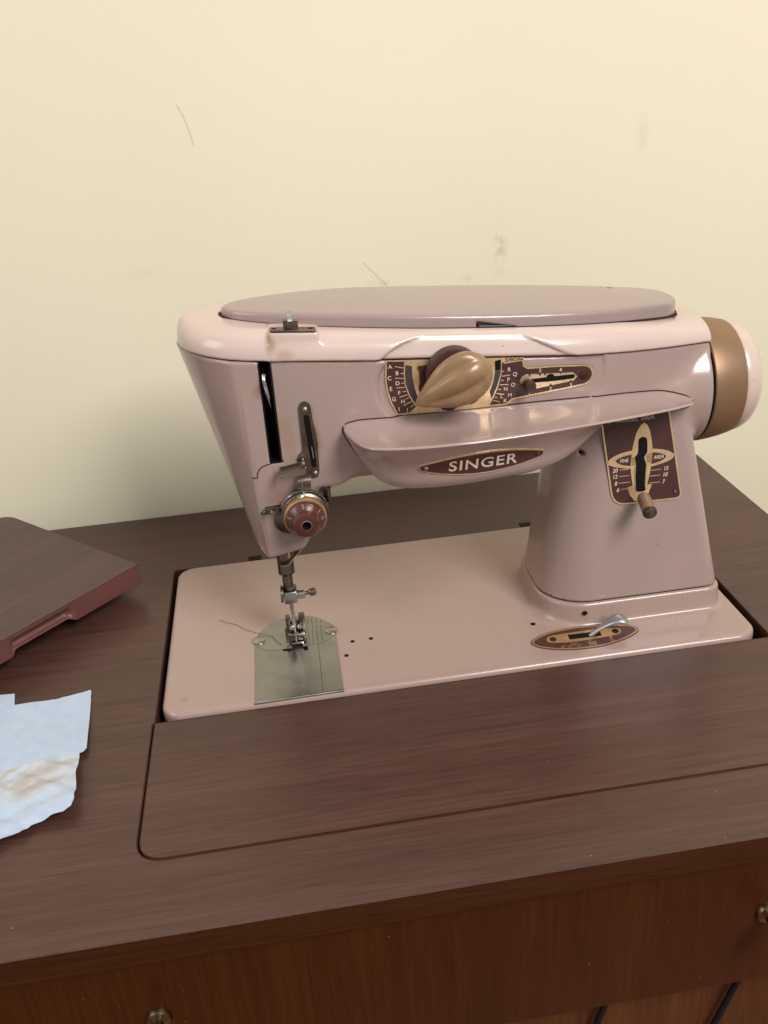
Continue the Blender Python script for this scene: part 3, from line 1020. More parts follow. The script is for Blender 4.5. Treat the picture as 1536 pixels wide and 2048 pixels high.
# dark joint line round the cover where it meets the arm
mb = MB()
armmap = lambda a, b, off: (a, float(yface(a)) - off, b)
bodymap = lambda a, b, off: (a, surf_y(a, b) - off, b)
topl = [(float(x), float(zAf(x)) + 0.045) for x in np.linspace(12.5, 33.0, 80)] + [(33.3, 14.22), (33.52, 14.0), (33.5, 13.8), (33.2, 13.66), (32.7, 13.6)]
ribbon_mb(mb, topl, 0.065, bodymap, 0.012, 0.03, False)
# left end seam
sl_ = [(12.38, 15.25), (12.33, 15.0), (12.55, 14.4), (12.9, 13.75), (13.35, 13.0), (13.75, 12.5)]
ribbon_mb(mb, catmull(sl_, 6), 0.06, bodymap, 0.015, 0.03, False)
mb.build('cover_joint', M['dark_gap'], sm, smooth=False)

# -- name badge on the cover
badge = MB()
covmap = lambda a, b, off: (a, cover_y(a, b) - off * 0.92, b + off * -0.38)
def lens(cx, cz, hl, hh, he, n=26, sh=0.0):
    up = []
    for k in range(n + 1):
        s = -1 + 2 * k / n
        up.append((cx + s * (hl - he * 0.6), cz + he * 0.75 + (hh - he * 0.75) * (1 - abs(s) ** 2.0) + sh * s))
    endr = [(cx + hl - he * 0.6 + he * 0.75 * math.sin(a), cz + sh + he * 0.75 * math.cos(a)) for a in np.linspace(0.35, math.pi - 0.35, 7)]
    dn = []
    for k in range(n + 1):
        s = 1 - 2 * k / n
        dn.append((cx + s * (hl - he * 0.6), cz - he * 0.75 - (hh - he * 0.75) * (1 - abs(s) ** 2.0) + sh * s))
    endl = [(cx - hl + he * 0.6 - he * 0.75 * math.sin(a), cz - sh - he * 0.75 * math.cos(a)) for a in np.linspace(0.35, math.pi - 0.35, 7)]
    return up + endr + dn + endl
bc = (19.50, 13.72)
plate_mb(badge, lens(bc[0], bc[1], 3.48, 0.74, 0.30), covmap, 0.05, 0.09, cut=0.4)
bo = badge.build('name_badge', M['gold'], sm, smooth=False)
mb = MB()
plate_mb(mb, lens(bc[0], bc[1], 3.40, 0.66, 0.22), covmap, 0.062, 0.02, cut=0.4)
mb.build('badge_field', M['brown_plate'], bo, smooth=False)
text_mb(mb := MB(), 'SINGER', bc[0] - 0.02, bc[1], 0.66, covmap, 0.075, sx=1.10, bold=0.014, space=1.12)
mb.build('lettering', M['cream'], bo, smooth=False)
for sgn in (-1, 1):
    q = covmap(bc[0] + sgn * 3.12, bc[1], 0.06)
    MB().lathe([(0.13, 0), (0.12, 0.05), (0.06, 0.09), (0, 0.10)], q, (0, -0.9, -0.3), 14).build('rivet', M['dark_steel'] if sgn > 0 else M['screw_steel'], bo)

# -- selector plate on the arm
dmap = lambda a, b, off: (a, float(yface(a)) + float(pdep(a)) - 0.02 - off, b - 0.06)
plate_o = [(15.05, 18.80), (14.98, 18.45), (14.91, 17.72), (14.97, 17.01), (15.14, 16.33), (15.47, 15.58), (18.5, 15.52), (21.35, 15.50), (21.75, 15.50), (22.08, 15.76), (24.0, 15.93), (26.1, 16.13)] + \
    circle(26.17, 16.75, 0.70, 12, 0.62, -math.pi * 0.46, math.pi * 0.47, True) + [(24.6, 17.50), (23.0, 17.55), (22.80, 17.68), (22.74, 18.0), (22.74, 18.19), (19, 18.50)]
plate_o = dense(plate_o, 0.4)
mb = MB()
plate_mb(mb, plate_o, dmap, 0.03, 0.10, cut=0.5)
po = mb.build('selector_plate', M['dial_plate'], sm, smooth=False)
mb = MB()
ribbon_mb(mb, plate_o, 0.085, dmap, 0.045, 0.03, True, inset=0.045)
dc = (18.75, 17.65)
def arc(r, a0, a1, n=18):
    return [(dc[0] + r * math.cos(math.radians(a0 + (a1 - a0) * k / n)), dc[1] + r * math.sin(math.radians(a0 + (a1 - a0) * k / n))) for k in range(n + 1)]
# gold ground between the two lettered sectors
ground = [(16.02, 18.72)] + [(16.02, 18.48), (15.97, 17.98), (15.99, 17.33), (16.17, 16.71), (16.40, 16.25), (16.56, 15.98), (16.1, 15.60), (18.5, 15.56), (20.75, 15.56), (21.09, 16.21), (21.31, 16.74), (21.48, 17.39), (21.50, 18.0), (21.62, 18.0), (21.62, 17.93), (22.66, 17.98), (22.66, 18.19), (19, 18.50)]
plate_mb(mb, dense(ground, 0.3), dmap, 0.046, 0.03, cut=0.5)
# gold ground of the small slide
plate_mb(mb, [(22.60, 16.62), (22.52, 16.8), (22.66, 17.05), (22.93, 17.17), (23.02, 17.17), (23.10, 16.95), (23.18, 17.15), (23.62, 17.10), (23.72, 16.95), (23.80, 17.10), (23.92, 17.10), (24.02, 16.95), (24.10, 17.08), (24.85, 17.03), (24.92, 16.93), (24.98, 17.02), (25.64, 16.98), (25.9, 16.72), (25.7, 16.49), (25.58, 16.48), (25.50, 16.56), (25.44, 16.47), (24.42, 16.36), (24.33, 16.5), (24.24, 16.34), (23.30, 16.24), (23.28, 16.5), (22.8, 16.5)], dmap, 0.046, 0.03, cut=0.3)
# graduation ticks
for x0, z0, x1, z1 in ((15.5, 18.40, 15.98, 18.28), (15.80, 17.98, 15.98, 17.96), (15.47, 17.74, 15.96, 17.68), (15.8, 17.42, 15.98, 17.41), (15.52, 17.18, 16.0, 17.16), (15.86, 16.92, 16.06, 16.93), (15.66, 16.62, 16.14, 16.72), (16.0, 16.48, 16.2, 16.55), (15.87, 16.10, 16.33, 16.32), (16.25, 15.97, 16.45, 16.10),
                       (21.5, 17.5, 21.62, 17.5), (21.49, 17.22, 21.98, 17.24), (21.45, 16.97, 21.58, 16.98), (21.38, 16.73, 21.86, 16.70), (21.28, 16.47, 21.42, 16.46), (21.18, 16.24, 21.62, 16.14), (21.08, 16.03, 21.22, 15.99), (20.98, 15.86, 21.35, 15.72)):
    ribbon_mb(mb, [(x0, z0), (x1, z1)], 0.045, dmap, 0.046, 0.02, False)
mb.build('gold_print', M['gold'], po, smooth=False)
mb = MB()
for s, x, z in zip('ACEGI', (15.24, 15.17, 15.21, 15.35, 15.60), (18.42, 17.77, 17.15, 16.54, 15.93)):
    text_mb(mb, s, x, z, 0.23, dmap, 0.05, bold=0.01)
for s, x, z in zip('BDFHJ', (15.60, 15.60, 15.66, 15.84, 16.07), (18.02, 17.44, 16.88, 16.36, 15.84)):
    text_mb(mb, s, x, z, 0.22, dmap, 0.05, bold=0.01)
mb.build('lettering', M['cream'], po, smooth=False)
mb = MB()
for s, x, z in zip('RQPONMLK', (21.91, 22.25, 21.87, 22.14, 21.71, 21.95, 21.47, 21.68), (17.57, 17.26, 16.99, 16.65, 16.46, 16.06, 16.04, 15.77)):
    text_mb(mb, s, x, z, 0.22, dmap, 0.05, bold=0.0 if s == 'M' else 0.01)
for s, x, z in zip('12345', (23.10, 23.71, 24.33, 24.90, 25.54), (16.06, 17.31, 16.17, 17.22, 16.27)):
    text_mb(mb, s, x, z, 0.21, dmap, 0.05, bold=0.012)
mb.build('lettering', M['cream'], po, smooth=False)
mb = MB()
text_mb(mb, 'S', 21.76, 18.14, 0.24, dmap, 0.052, bold=0.02)
text_mb(mb, 'PECIAL', 22.30, 18.12, 0.19, dmap, 0.052, sx=0.98, bold=0.02)
mb.build('dark_lettering', M['dial_plate'], po, smooth=False)
mb = MB()
ls = [(16.09, 18.44), (16.03, 17.98), (16.05, 17.33), (16.23, 16.73), (16.45, 16.27), (16.62, 16.07), (16.86, 16.25), (16.66, 16.6), (16.53, 17.11), (16.43, 17.77), (16.45, 18.34)]
rs = [(21.44, 18.2), (21.42, 17.41), (21.25, 16.78), (21.03, 16.25), (20.88, 15.98), (20.78, 16.40), (20.98, 16.91), (21.10, 17.53), (21.09, 18.15)]
plate_mb(mb, dense(ls, 0.2), dmap, 0.051, 0.02, cut=0.4)
mb.build('dial_window', M['slot_grey'], po, smooth=False)
mb = MB()
plate_mb(mb, dense(rs, 0.2), dmap, 0.051, 0.02, cut=0.4)
mb.build('dial_window', M['slot_grey'], po, smooth=False)
mb = MB()
plate_mb(mb, dense([(21.44, 18.2), (21.43, 17.62), (21.12, 17.62), (21.09, 18.15)], 0.2), dmap, 0.054, 0.02, cut=0)
slotc = circle(25.62, 16.75, 0.14, 8, 0.13, -math.pi / 2, math.pi / 2, True) + [(24.56, 16.88)] + circle(24.32, 16.89, 0.22, 8, 0.16, 0, math.pi, True) + [(24.1, 16.87), (23.2, 16.86), (23.12, 16.74), (23.2, 16.62), (24.3, 16.60)]
plate_mb(mb, slotc, dmap, 0.054, 0.02, cut=0.3)
mb.build('slide_slot', M['black'], po, smooth=False)
MB().lathe([(0.27, 0), (0.27, 0.03), (0.2, 0.07), (0, 0.08)], dmap(26.27, 16.74, 0.03), (0, -1, 0), 18).build('screw', M['dark_gap'], po)
# selector: notched disc, round disc, ribbed lever knob
mb = MB()
nd = []
for k in range(96):
    t = 2 * math.pi * k / 96
    r = 2.02 + 0.10 * math.copysign(1, math.cos(7 * t)) * abs(math.cos(7 * t)) ** 0.4
    nd.append((dc[0] + r * math.cos(t), dc[1] + r * math.sin(t)))
plate_mb(mb, [p for p in nd if p[1] < 18.45], dmap, 0.12, 0.08, cut=0.5)
mb.build('selector_wheel', M['dial_plate'], sm, smooth=False)
MB().lathe([(1.52, 0), (1.52, 0.55), (1.46, 0.66), (1.3, 0.70), (0, 0.70)], (18.62, 3.55, 17.86), (0, -1, 0), 48).build('selector_disc', M['dial_plate'], sm)
# the lever knob: a ribbed drop lying along the plate
mb = MB()
A0, A1 = Vector((16.28, 2.25, 16.70)), Vector((20.30, 1.85, 18.68))
ax = (A1 - A0)
L = ax.length
axn = ax.normalized()
side = axn.cross(Vector((0, 1, 0))).normalized()
outw = side.cross(axn).normalized()
if outw.y > 0:
    outw = -outw
rf = spline([0, 0.03, 0.12, 0.25, 0.45, 0.62, 0.78, 0.9, 0.965, 1.0], [0.09, 0.22, 0.50, 0.88, 1.32, 1.46, 1.36, 0.98, 0.56, 0.06])
sg, na = 72, 40
vs, fs = [], []
for i in range(na + 1):
    s = i / na
    s = s * s * (3 - 2 * s) * 0.5 + s * 0.5
    r = float(rf(s))
    groove = min(1, max(0, (s - 0.06) / 0.25)) * min(1, max(0.15, (1 - s) / 0.25))
    for k in range(sg):
        t = 2 * math.pi * k / sg
        rib = 1.04 - 0.25 * groove * (1 - abs(math.cos(3 * (t - 1.35)))) ** 1.2
        p = A0 + ax * s + side * (r * rib * math.cos(t) * 1.0) + outw * (r * rib * math.sin(t) * 0.66)
        vs.append(p[:])
for i in range(na):
    for k in range(sg):
        k2 = (k + 1) % sg
        fs.append((i * sg + k, i * sg + k2, (i + 1) * sg + k2, (i + 1) * sg + k))
fs += [tuple(range(sg)), tuple(na * sg + k for k in range(sg))]
ko = make('selector_knob', vs, fs, M['knob'], sm, True)
MB().lathe([(0.75, 0), (0.75, 1.6)], (18.6, 3.2, 17.7), (0, -1, 0), 24).build('selector_shaft', M['maroon'], sm)
mb = MB()
mb.lathe([(0.30, 0), (0.30, 0.28), (0.34, 0.34), (0.33, 0.62), (0.26, 0.72), (0, 0.74)], (22.92, 3.85, 16.62), (0, -1, 0.0), 24)
mb.build('slide_knob', M['dial_plate'], sm)

# -- stitch-length plate on the pillar
PN = Vector((0, -1, 0.11)).normalized()
def pmap(a, b, off):
    k_ = b - 1.6
    b2 = b + 0.0108 * k_
    return (a - 0.0135 * k_, 3.75 + 0.11 * (b2 - 1.6) + PN.y * off, b2 + PN.z * off)
so = rounded([(27.80, 14.1), (28.62, 7.86), (33.16, 7.80), (32.17, 13.8), (32.1, 14.1)], [0, 1.05, 0.42, 0, 0], 9)
so = dense(so, 0.4)
mb = MB()
plate_mb(mb, so, pmap, 0.05, 0.09, cut=0)
st = mb.build('stitch_plate', M['brown_plate'], sm, smooth=False)
mb = MB()
ribbon_mb(mb, so, 0.10, pmap, 0.062, 0.06, True, inset=0.06)
mb.build('border', M['gold'], st, smooth=False)
mb = MB()
rocket = catmull([(30.63, 12.87), (30.42, 12.74), (30.15, 12.31), (29.99, 11.76), (29.87, 11.21), (29.79, 10.32), (29.82, 9.7), (29.93, 9.02)], 4) + [(29.57, 8.94), (29.72, 8.5), (30.02, 8.05), (30.3, 7.96), (30.86, 8.1), (30.98, 8.56), (31.16, 8.96), (30.86, 9.0)] + catmull([(30.90, 9.2), (31.06, 9.97), (31.14, 10.78), (31.15, 11.39), (31.01, 12.21), (30.84, 12.70)], 4)
plate_mb(mb, rocket, pmap, 0.068, 0.03, cut=0)
ring_o = catmull([(28.33, 10.66), (28.60, 10.93), (29.17, 11.14), (29.83, 11.23), (30.49, 11.24), (31.23, 11.20), (31.98, 11.04), (32.4, 10.83), (32.56, 10.65), (32.38, 10.42), (31.87, 10.24), (31.13, 10.11), (30.4, 10.08), (29.75, 10.12), (28.97, 10.28), (28.47, 10.47)], 3, True)
ring_i = catmull([(28.84, 10.68), (29.12, 10.87), (29.79, 11.0), (30.4, 11.03), (31.11, 10.99), (31.65, 10.88), (32.03, 10.66), (31.79, 10.42), (31.12, 10.25), (30.4, 10.23), (29.79, 10.28), (29.17, 10.44)], 3, True)
plate_mb(mb, ring_o, pmap, 0.062, 0.03, holes=[ring_i[::-1]], cut=0)
for x0, z0, x1, z1 in ((29.09, 10.11, 29.66, 10.09), (29.05, 9.71, 29.70, 9.69), (29.03, 9.28, 29.74, 9.28), (29.16, 8.87, 29.56, 8.87), (31.09, 9.85, 31.75, 9.86), (31.03, 9.50, 31.70, 9.49), (30.99, 9.06, 31.67, 9.05)):
    ribbon_mb(mb, [(x0, z0), (x1, z1)], 0.04, pmap, 0.062, 0.02, False)
mb.build('gold_emblem', M['gold'], st, smooth=False)
mb = MB()
text_mb(mb, 'MODEL', 29.58, 13.17, 0.25, pmap, 0.062, sx=1.12, bold=0.01)
text_mb(mb, '500A', 30.84, 13.17, 0.25, pmap, 0.062, sx=1.12, bold=0.01)
mb.build('lettering', M['cream'], st, smooth=False)
mb = MB()
text_mb(mb, 'FINE', 29.36, 10.67, 0.22, pmap, 0.072, sx=0.85, bold=0.008, shear=0.2)
for s, x, z in (('20', 28.80, 10.11), ('12', 28.78, 9.72), ('8', 28.84, 9.28), ('6', 28.97, 8.86)):
    text_mb(mb, s, x, z, 0.25, pmap, 0.062, sx=0.9, bold=0.012, shear=0.2)
mb.build('lettering', M['cream'], st, smooth=False)
mb = MB()
text_mb(mb, 'AREA', 31.56, 10.66, 0.22, pmap, 0.072, sx=0.85, bold=0.008, shear=0.2)
for s, x, z in (('15', 32.03, 9.88), ('10', 31.98, 9.49), ('7', 31.88, 9.05)):
    text_mb(mb, s, x, z, 0.25, pmap, 0.062, sx=0.9, bold=0.012, shear=0.2)
mb.build('lettering', M['cream'], st, smooth=False)
mb = MB()
slot = catmull([(30.24, 11.08), (30.26, 11.81), (30.38, 11.97), (30.52, 12.02), (30.68, 11.97), (30.81, 11.83), (30.84, 11.2), (30.80, 10.98), (30.65, 10.75), (30.74, 10.4), (30.77, 10.2), (30.72, 9.59), (30.70, 8.97), (30.72, 8.62), (30.12, 8.68), (30.09, 9.67), (30.12, 10.28), (30.04, 10.55), (30.04, 10.8)], 3, True)
plate_mb(mb, slot, pmap, 0.074, 0.02, cut=0)
mb.build('lever_slot', M['black'], st, smooth=False)
mb = MB()
for pts in ([(30.10, 8.65), (30.06, 9.6), (30.09, 10.28)], [(30.72, 8.95), (30.74, 9.6), (30.79, 10.25)]):
    ribbon_mb(mb, pts, 0.06, pmap, 0.09, 0.03, False)
for pts in ([(29.84, 10.85), (30.02, 10.85), (30.12, 10.35), (29.86, 10.3)], [(31.1, 11.0), (30.74, 10.85), (30.84, 10.4), (31.12, 10.3)]):
    plate_mb(mb, pts, pmap, 0.080, 0.03, cut=0)
mb.build('gold_step', M['gold_dull'], st, smooth=False)
for x, z in ((32.67, 8.27), (28.42, 13.12)):
    MB().lathe([(0.14, 0), (0.12, 0.04), (0.05, 0.07), (0, 0.075)], pmap(x, z, 0.05), tuple(PN), 14).build('screw', M['dark_steel'], st)
# stitch-length lever
r0, r1 = Vector((30.42, 4.9, 8.75)), Vector((29.92, 2.0, 8.45))
d_ = (r1 - r0).normalized()
lv_ = MB().lathe([(0.36, 1.15), (0.40, 1.3), (0.42, (r1 - r0).length - 0.12), (0.38, (r1 - r0).length - 0.1)], r0, d_, 28).build('stitch_lever', M['tan_plastic'], sm)
l0 = (r1 - r0).length
MB().lathe([(0.40, l0 - 0.16), (0.425, l0 - 0.12), (0.425, l0 - 0.02), (0.37, l0), (0.35, l0), (0.35, l0 - 0.03), (0.33, l0 + 0.05), (0.25, l0 + 0.09), (0, l0 + 0.10)], r0, d_, 28).build('lever_cap', M['dark_steel'], lv_)
MB().box(30.15, 30.70, 4.55, 4.95, 8.6, 9.6, 0.08).build('lever_root', M['dark_gap'], lv_)

# -- head: take-up slot, lever, seams
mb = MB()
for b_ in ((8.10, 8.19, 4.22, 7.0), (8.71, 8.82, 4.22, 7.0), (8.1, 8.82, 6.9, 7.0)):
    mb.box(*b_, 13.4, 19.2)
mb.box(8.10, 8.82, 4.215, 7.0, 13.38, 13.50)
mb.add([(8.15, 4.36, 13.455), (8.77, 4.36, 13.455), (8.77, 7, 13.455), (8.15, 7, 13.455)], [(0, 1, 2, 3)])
mb.build('slot_shade_liner', M['black'], sm, smooth=False)  # black liner added to paint the shade inside the mauve slot
mb = MB()
mb.tube(catmull([(8.56, 4.6, 16.35), (8.50, 4.25, 17.0), (8.42, 3.92, 17.8), (8.37, 3.82, 18.25), (8.36, 3.90, 18.5), (8.38, 4.2, 18.66), (8.42, 4.7, 18.6)], 6), [0.05] * 8 + [0.10] * 18 + [0.12] * 11, 10)
mb.build('take_up_lever', M['chrome'], sm)
mb = MB()
hmap = lambda a, b, off: (a, surf_y(a, b) - off, b)
seam = catmull([(6.98, 12.63), (7.28, 12.63), (7.35, 12.95), (7.62, 13.25), (8.2, 13.42), (8.9, 13.5)], 5)
ribbon_mb(mb, seam, 0.065, hmap, 0.012, 0.04, False)
mb.build('face_plate_seam', M['dark_gap'], sm, smooth=False)

# -- pre-tension thread guide plate with its slot
gp = MB()
gmap = lambda a, b, off: (a, 4.10 - off, b)
gout = circle(10.36, 16.55, 0.33, 14, 0.36, 0, math.pi, True) + [(10.02, 15.6), (10.02, 14.4), (9.98, 13.95), (9.78, 13.85), (9.66, 13.6), (9.68, 13.25), (9.85, 12.95), (10.2, 12.55), (10.45, 12.32), (10.72, 12.38), (10.82, 12.7), (10.86, 13.6), (10.88, 14.4), (10.86, 15.0), (10.74, 15.8)]
gslot = circle(10.40, 15.95, 0.16, 10, 0.2, 0, math.pi, True) + circle(10.56, 13.1, 0.16, 8, 0.14, math.pi, 2 * math.pi, True)
plate_mb(gp, gout, gmap, 0.10, 0.16, holes=[gslot[::-1]], cut=0)
gpo = gp.build('thread_guide_plate', M['dark_steel'], sm, smooth=False)
mb = MB()
plate_mb(mb, circle(10.40, 15.95, 0.17, 10, 0.21, 0, math.pi, True) + circle(10.56, 13.1, 0.17, 8, 0.15, math.pi, 2 * math.pi, True), gmap, 0.03, 0.02, cut=0)
mb.build('guide_slot', M['black'], gpo, smooth=False)
MB().tube([(10.52, 3.92, 14.3), (10.56, 3.9, 13.55)], 0.04, 8).build('slot_wire', M['chrome'], gpo)
for x, z in ((10.37, 16.48), (10.58, 12.62)):
    MB().lathe([(0.15, 0), (0.13, 0.07), (0.06, 0.11), (0, 0.12)], gmap(x, z, 0.10), (0, -1, 0), 14).build('rivet', M['screw_steel'], gpo)
mb = MB()
mb.lathe([(0.12, 0), (0.12, 0.55), (0.09, 0.62), (0.0, 0.64)], (9.95, 4.0, 13.38), (0, -1, 0.22), 14)
mb.lathe([(0.08, 0), (0.08, 0.25), (0.05, 0.31), (0.0, 0.32)], (10.88, 3.98, 14.35), (0.1, -1, 0.1), 12)
mb.build('guide_pin', M['chrome'], gpo)

# -- tension unit
ta = Vector((0.0, -1.0, -0.03)).normalized()
to = Vector((9.72, 4.1, 10.45))
tu = MB().lathe([(1.25, -0.1), (1.25, 0.12), (0.85, 0.14), (0.85, 0.3)], to, ta, 40).build('tension_unit', M['dark_steel'], sm)
mb = MB()
mb.lathe([(0.95, 0.34), (1.34, 0.30), (1.40, 0.33), (1.40, 0.36), (1.0, 0.42)], to, ta, 40)
mb.lathe([(1.0, 0.50), (1.36, 0.56), (1.40, 0.60), (1.38, 0.63), (0.9, 0.60)], to, ta, 40)
mb.build('tension_disc', M['chrome'], tu)
mb = MB()
mb.lathe([(1.28, 0.66), (1.36, 0.70), (1.36, 0.86), (1.25, 0.95), (0.9, 0.95)], to, ta, 40)
mb.build('disc_housing', M['dark_steel'], tu)
MB().lathe([(1.20, 0.90), (1.22, 0.94), (1.22, 1.26), (1.17, 1.34), (1.0, 1.34)], to, ta, 44).build('tan_ring', M['gold_dull'], tu)
dia = MB()
prof_ = [(1.10, 1.20), (1.13, 1.34), (1.13, 1.44), (1.05, 1.56), (0.90, 1.70), (0.78, 1.82), (0.75, 2.10), (0.70, 2.19), (0.60, 2.22), (0.36, 2.22), (0.34, 1.85)]
dia.lathe(prof_, to, ta, 48, caps=False)
dia.build('tension_dial', M['maroon'], tu)
mb = MB()
mb.lathe([(0.34, 2.02), (0.34, 2.195), (0.27, 2.20), (0.27, 1.85)], to, ta, 24, caps=False)
mb.build('dial_bush', M['chrome'], tu)
MB().lathe([(0.30, 1.90), (0, 1.90)], to, ta, 20).build('dial_bore', M['black'], tu)
mb = MB()
uu = Vector((1, 0, 0))
ww = Vector((0, 0, 1))
for s, ang in (('4', 128), ('3', 96), ('2', 66), ('1', 36), ('5', 160), ('0', 8)):
    t = math.radians(ang)
    rc = Vector((math.cos(t), 0, math.sin(t)))
    tang = Vector((math.sin(t), 0, -math.cos(t)))
    slope = (rc * -0.25 * 0 + rc * 0.80 - ta * -0.0)
    base = to + rc * 0.94 + ta * 1.655
    upv = (rc * 0.80 - ta * 0.58).normalized()
    nrm = tang.cross(upv).normalized()
    if nrm.dot(ta) < 0:
        nrm = -nrm
    text_mb(mb, s, 0, 0, 0.26, lambda a, b, off, base=base, tang=tang, upv=upv, nrm=nrm: tuple(base + tang * a + upv * b + nrm * off), 0.045, bold=0.015)
mb.build('lettering', M['pale_print'], tu, smooth=False)
mb = MB()
q = to + Vector((-0.12, 0, 1.14)) + ta * 1.0
mb.lathe([(0.2, 0), (0.19, 0.05), (0.1, 0.09), (0, 0.10)], q, (0, -1, 0.45), 14)
mb.box(9.66, 9.74, 2.88, 3.1, 11.36, 11.68)
mb.build('index_mark', M['chrome'], tu)
# bracket above the unit and its check spring
mb = MB()
mb.strip(catmull([(9.95, 4.05, 12.75), (9.9, 3.55, 12.5), (9.85, 3.5, 12.0), (9.85, 3.6, 11.5)], 5), (0.38, 0, 0), (0, 0.05, 0))
mb.build('tension_bracket', M['dark_steel'], tu, sharp=30)
MB().tube(catmull([(9.78, 3.42, 12.4), (9.74, 3.38, 12.0), (9.78, 3.35, 11.75), (9.86, 3.1, 11.45)], 5), 0.07, 8).build('check_spring', M['steel'], tu)
# flat two-pronged guide over the tension unit
mb = MB()
fr = [(8.62, 3.05), (8.66, 3.30), (8.95, 3.42), (9.9, 3.46), (10.12, 3.42)]
mb.strip([(8.55, 3.15, 13.05), (8.62, 3.0, 13.06), (9.2, 2.98, 13.12), (10.0, 3.0, 13.22), (10.1, 3.15, 13.25)], (0, 0.0, 0.17), (0, 0.035, 0))
mb.strip([(8.55, 3.95, 12.95), (8.55, 3.15, 13.05)], (0, 0, 0.17), (0.04, 0, 0))
mb.strip([(8.6, 3.62, 13.20), (9.2, 3.64, 13.29), (9.85, 3.66, 13.39), (10.05, 3.85, 13.40)], (0, 0, 0.16), (0, 0.03, 0))
mb.build('upper_thread_guide', M['steel'], sm, sharp=30)
# left double-eye guide
mb = MB()
mb.tube(catmull([(7.75, 4.05, 10.55), (7.35, 3.6, 10.6), (7.28, 3.45, 10.75), (7.4, 3.42, 10.92), (7.8, 3.5, 10.98), (8.2, 3.62, 10.90), (8.55, 3.7, 10.88)], 6), 0.055, 8)
mb.tube(catmull([(7.33, 3.45, 10.68), (7.7, 3.4, 10.66), (7.86, 3.42, 10.72), (7.84, 3.5, 10.82), (7.72, 3.5, 10.82)], 6), 0.045, 8)
mb.strip([(7.5, 3.8, 10.78), (8.6, 3.9, 10.78)], (0, 0, 0.16), (0, 0.03, 0))
mb.tube([(8.2, 3.5, 10.88), (8.25, 3.45, 10.5)], 0.07, 8)
mb.build('eyelet_guide', M['dark_steel'], sm)
# right thread guard
mb = MB()
mb.strip(catmull([(10.9, 4.2, 11.25), (11.05, 3.7, 11.3), (11.22, 3.5, 11.35), (11.3, 3.7, 11.35), (11.22, 4.3, 11.2)], 5), (0, 0, 0.42), (0.025, 0.01, 0))
mb.build('thread_guard', M['dark_steel'], sm, sharp=30)
MB().lathe([(0.85, 0), (0.80, 0.22), (0.55, 0.3)], (8.75, 4.25, 9.75), (0, -1, 0), 24).build('guide_cam', M['dark_steel'], sm)

# -- thread guide on the band's seat
zt = 20.76
tg = MB().box(8.98, 11.42, 4.2, 4.95, zt - 0.01, zt + 0.10, 0.04).shear(10.2, 0.09).build('spool_guide_base', M['dark_steel'], sm)
mb = MB()
mb.strip([(9.75, 4.55, zt + 0.1), (9.75, 4.55, zt + 0.55), (9.95, 4.5, zt + 0.62)], (0, 0.25, 0), (0.04, 0, 0))
mb.box(9.75, 10.5, 4.40, 4.48, zt + 0.1, zt + 0.55, 0.02)
mb.box(9.72, 10.54, 4.36, 4.75, zt + 0.50, zt + 0.58, 0.02)
mb.shear(10.2, 0.09).build('guide_clip', M['dark_steel'], tg, sharp=30)
mb = MB()
mb.strip(catmull([(10.08, 4.32, zt + 0.58), (10.08, 4.42, zt + 0.72), (10.08, 4.7, zt + 0.9), (10.08, 4.8, zt + 0.98)], 4), (0.12, 0, 0), (0, 0.025, 0.02))
mb.build('guide_tongue', M['silver'], tg, sharp=30)
for x in (9.2, 11.15):
    MB().lathe([(0.12, 0), (0.12, 0.02), (0, 0.02)], (x, 4.62, zt + 0.10), (0, 0, 1), 12).shear(10.2, 0.09).build('screw', M['black'], tg)

# -- needle bar, presser bar, clamp, foot (the bars slant towards the operator)
SL = 0.27                                        # dy per dz of the slanted bars
def sy(z):
    return 5.25 + SL * z
def bar(mb, x, z0, z1, prof, dy=0.0, seg=24):
    a = Vector((0, SL, 1)).normalized()
    return mb.lathe(prof, (x, sy(z0) + dy, z0), tuple(a), seg)
nb = MB()
bar(nb, 8.22, 4.0, 8, [(0.33, 0), (0.33, 0.75), (0.52, 0.92), (0.52, 2.6), (0.42, 2.62), (0.42, 4.9)])
nbo = nb.build('needle_bar', M['brown_steel'], sm)
mb = MB()
mb.strip(catmull([(7.72, sy(5.8) - 0.2, 5.95), (7.95, sy(5.8) - 0.60, 5.82), (8.4, sy(5.8) - 0.62, 5.86), (8.75, sy(5.8) - 0.45, 6.15), (9.3, sy(5.8) - 0.25, 6.6)], 5), (0, 0.22, 0.08), (0, 0.01, 0.03))
mb.build('bar_thread_guide', M['steel'], sm, sharp=30)
cz = 3.42
mb = MB()
bar(mb, 8.28, cz + 0.2, 3.6, [(0.38, -0.1), (0.46, 0), (0.46, 0.16), (0.36, 0.22), (0.43, 0.28), (0.43, 0.46), (0.33, 0.5)])
co = mb.build('needle_clamp', M['dark_steel'], sm)
bx = MB().box(-0.45, 0.36, -0.36, 0.36, -0.36, 0.40, 0.05)
rm = Matrix.Rotation(-math.atan(SL), 4, 'X')
bx.v = [tuple(rm @ Vector(p) + Vector((8.33, sy(cz) - 0.14, cz))) for p in bx.v]
bx.build('clamp_block', M['steel'], co, sharp=30)
mb = MB()
mb.lathe([(0.28, 0), (0.28, 0.12), (0.31, 0.16), (0.31, 0.52), (0.26, 0.56)], (8.64, sy(cz) - 0.1, cz + 0.10), (1, 0, 0.06), 20)
mb.build('clamp_collar', M['chrome'], co)
mb = MB()
mb.lathe([(0.12, 0), (0.12, 0.2), (0.20, 0.26), (0.25, 0.36), (0.25, 0.62), (0.18, 0.70), (0, 0.72)], (9.20, sy(cz) - 0.1, cz + 0.13), (1, 0, 0.06), 20)
mb.build('clamp_screw', M['dark_steel'], co)
mb = MB()
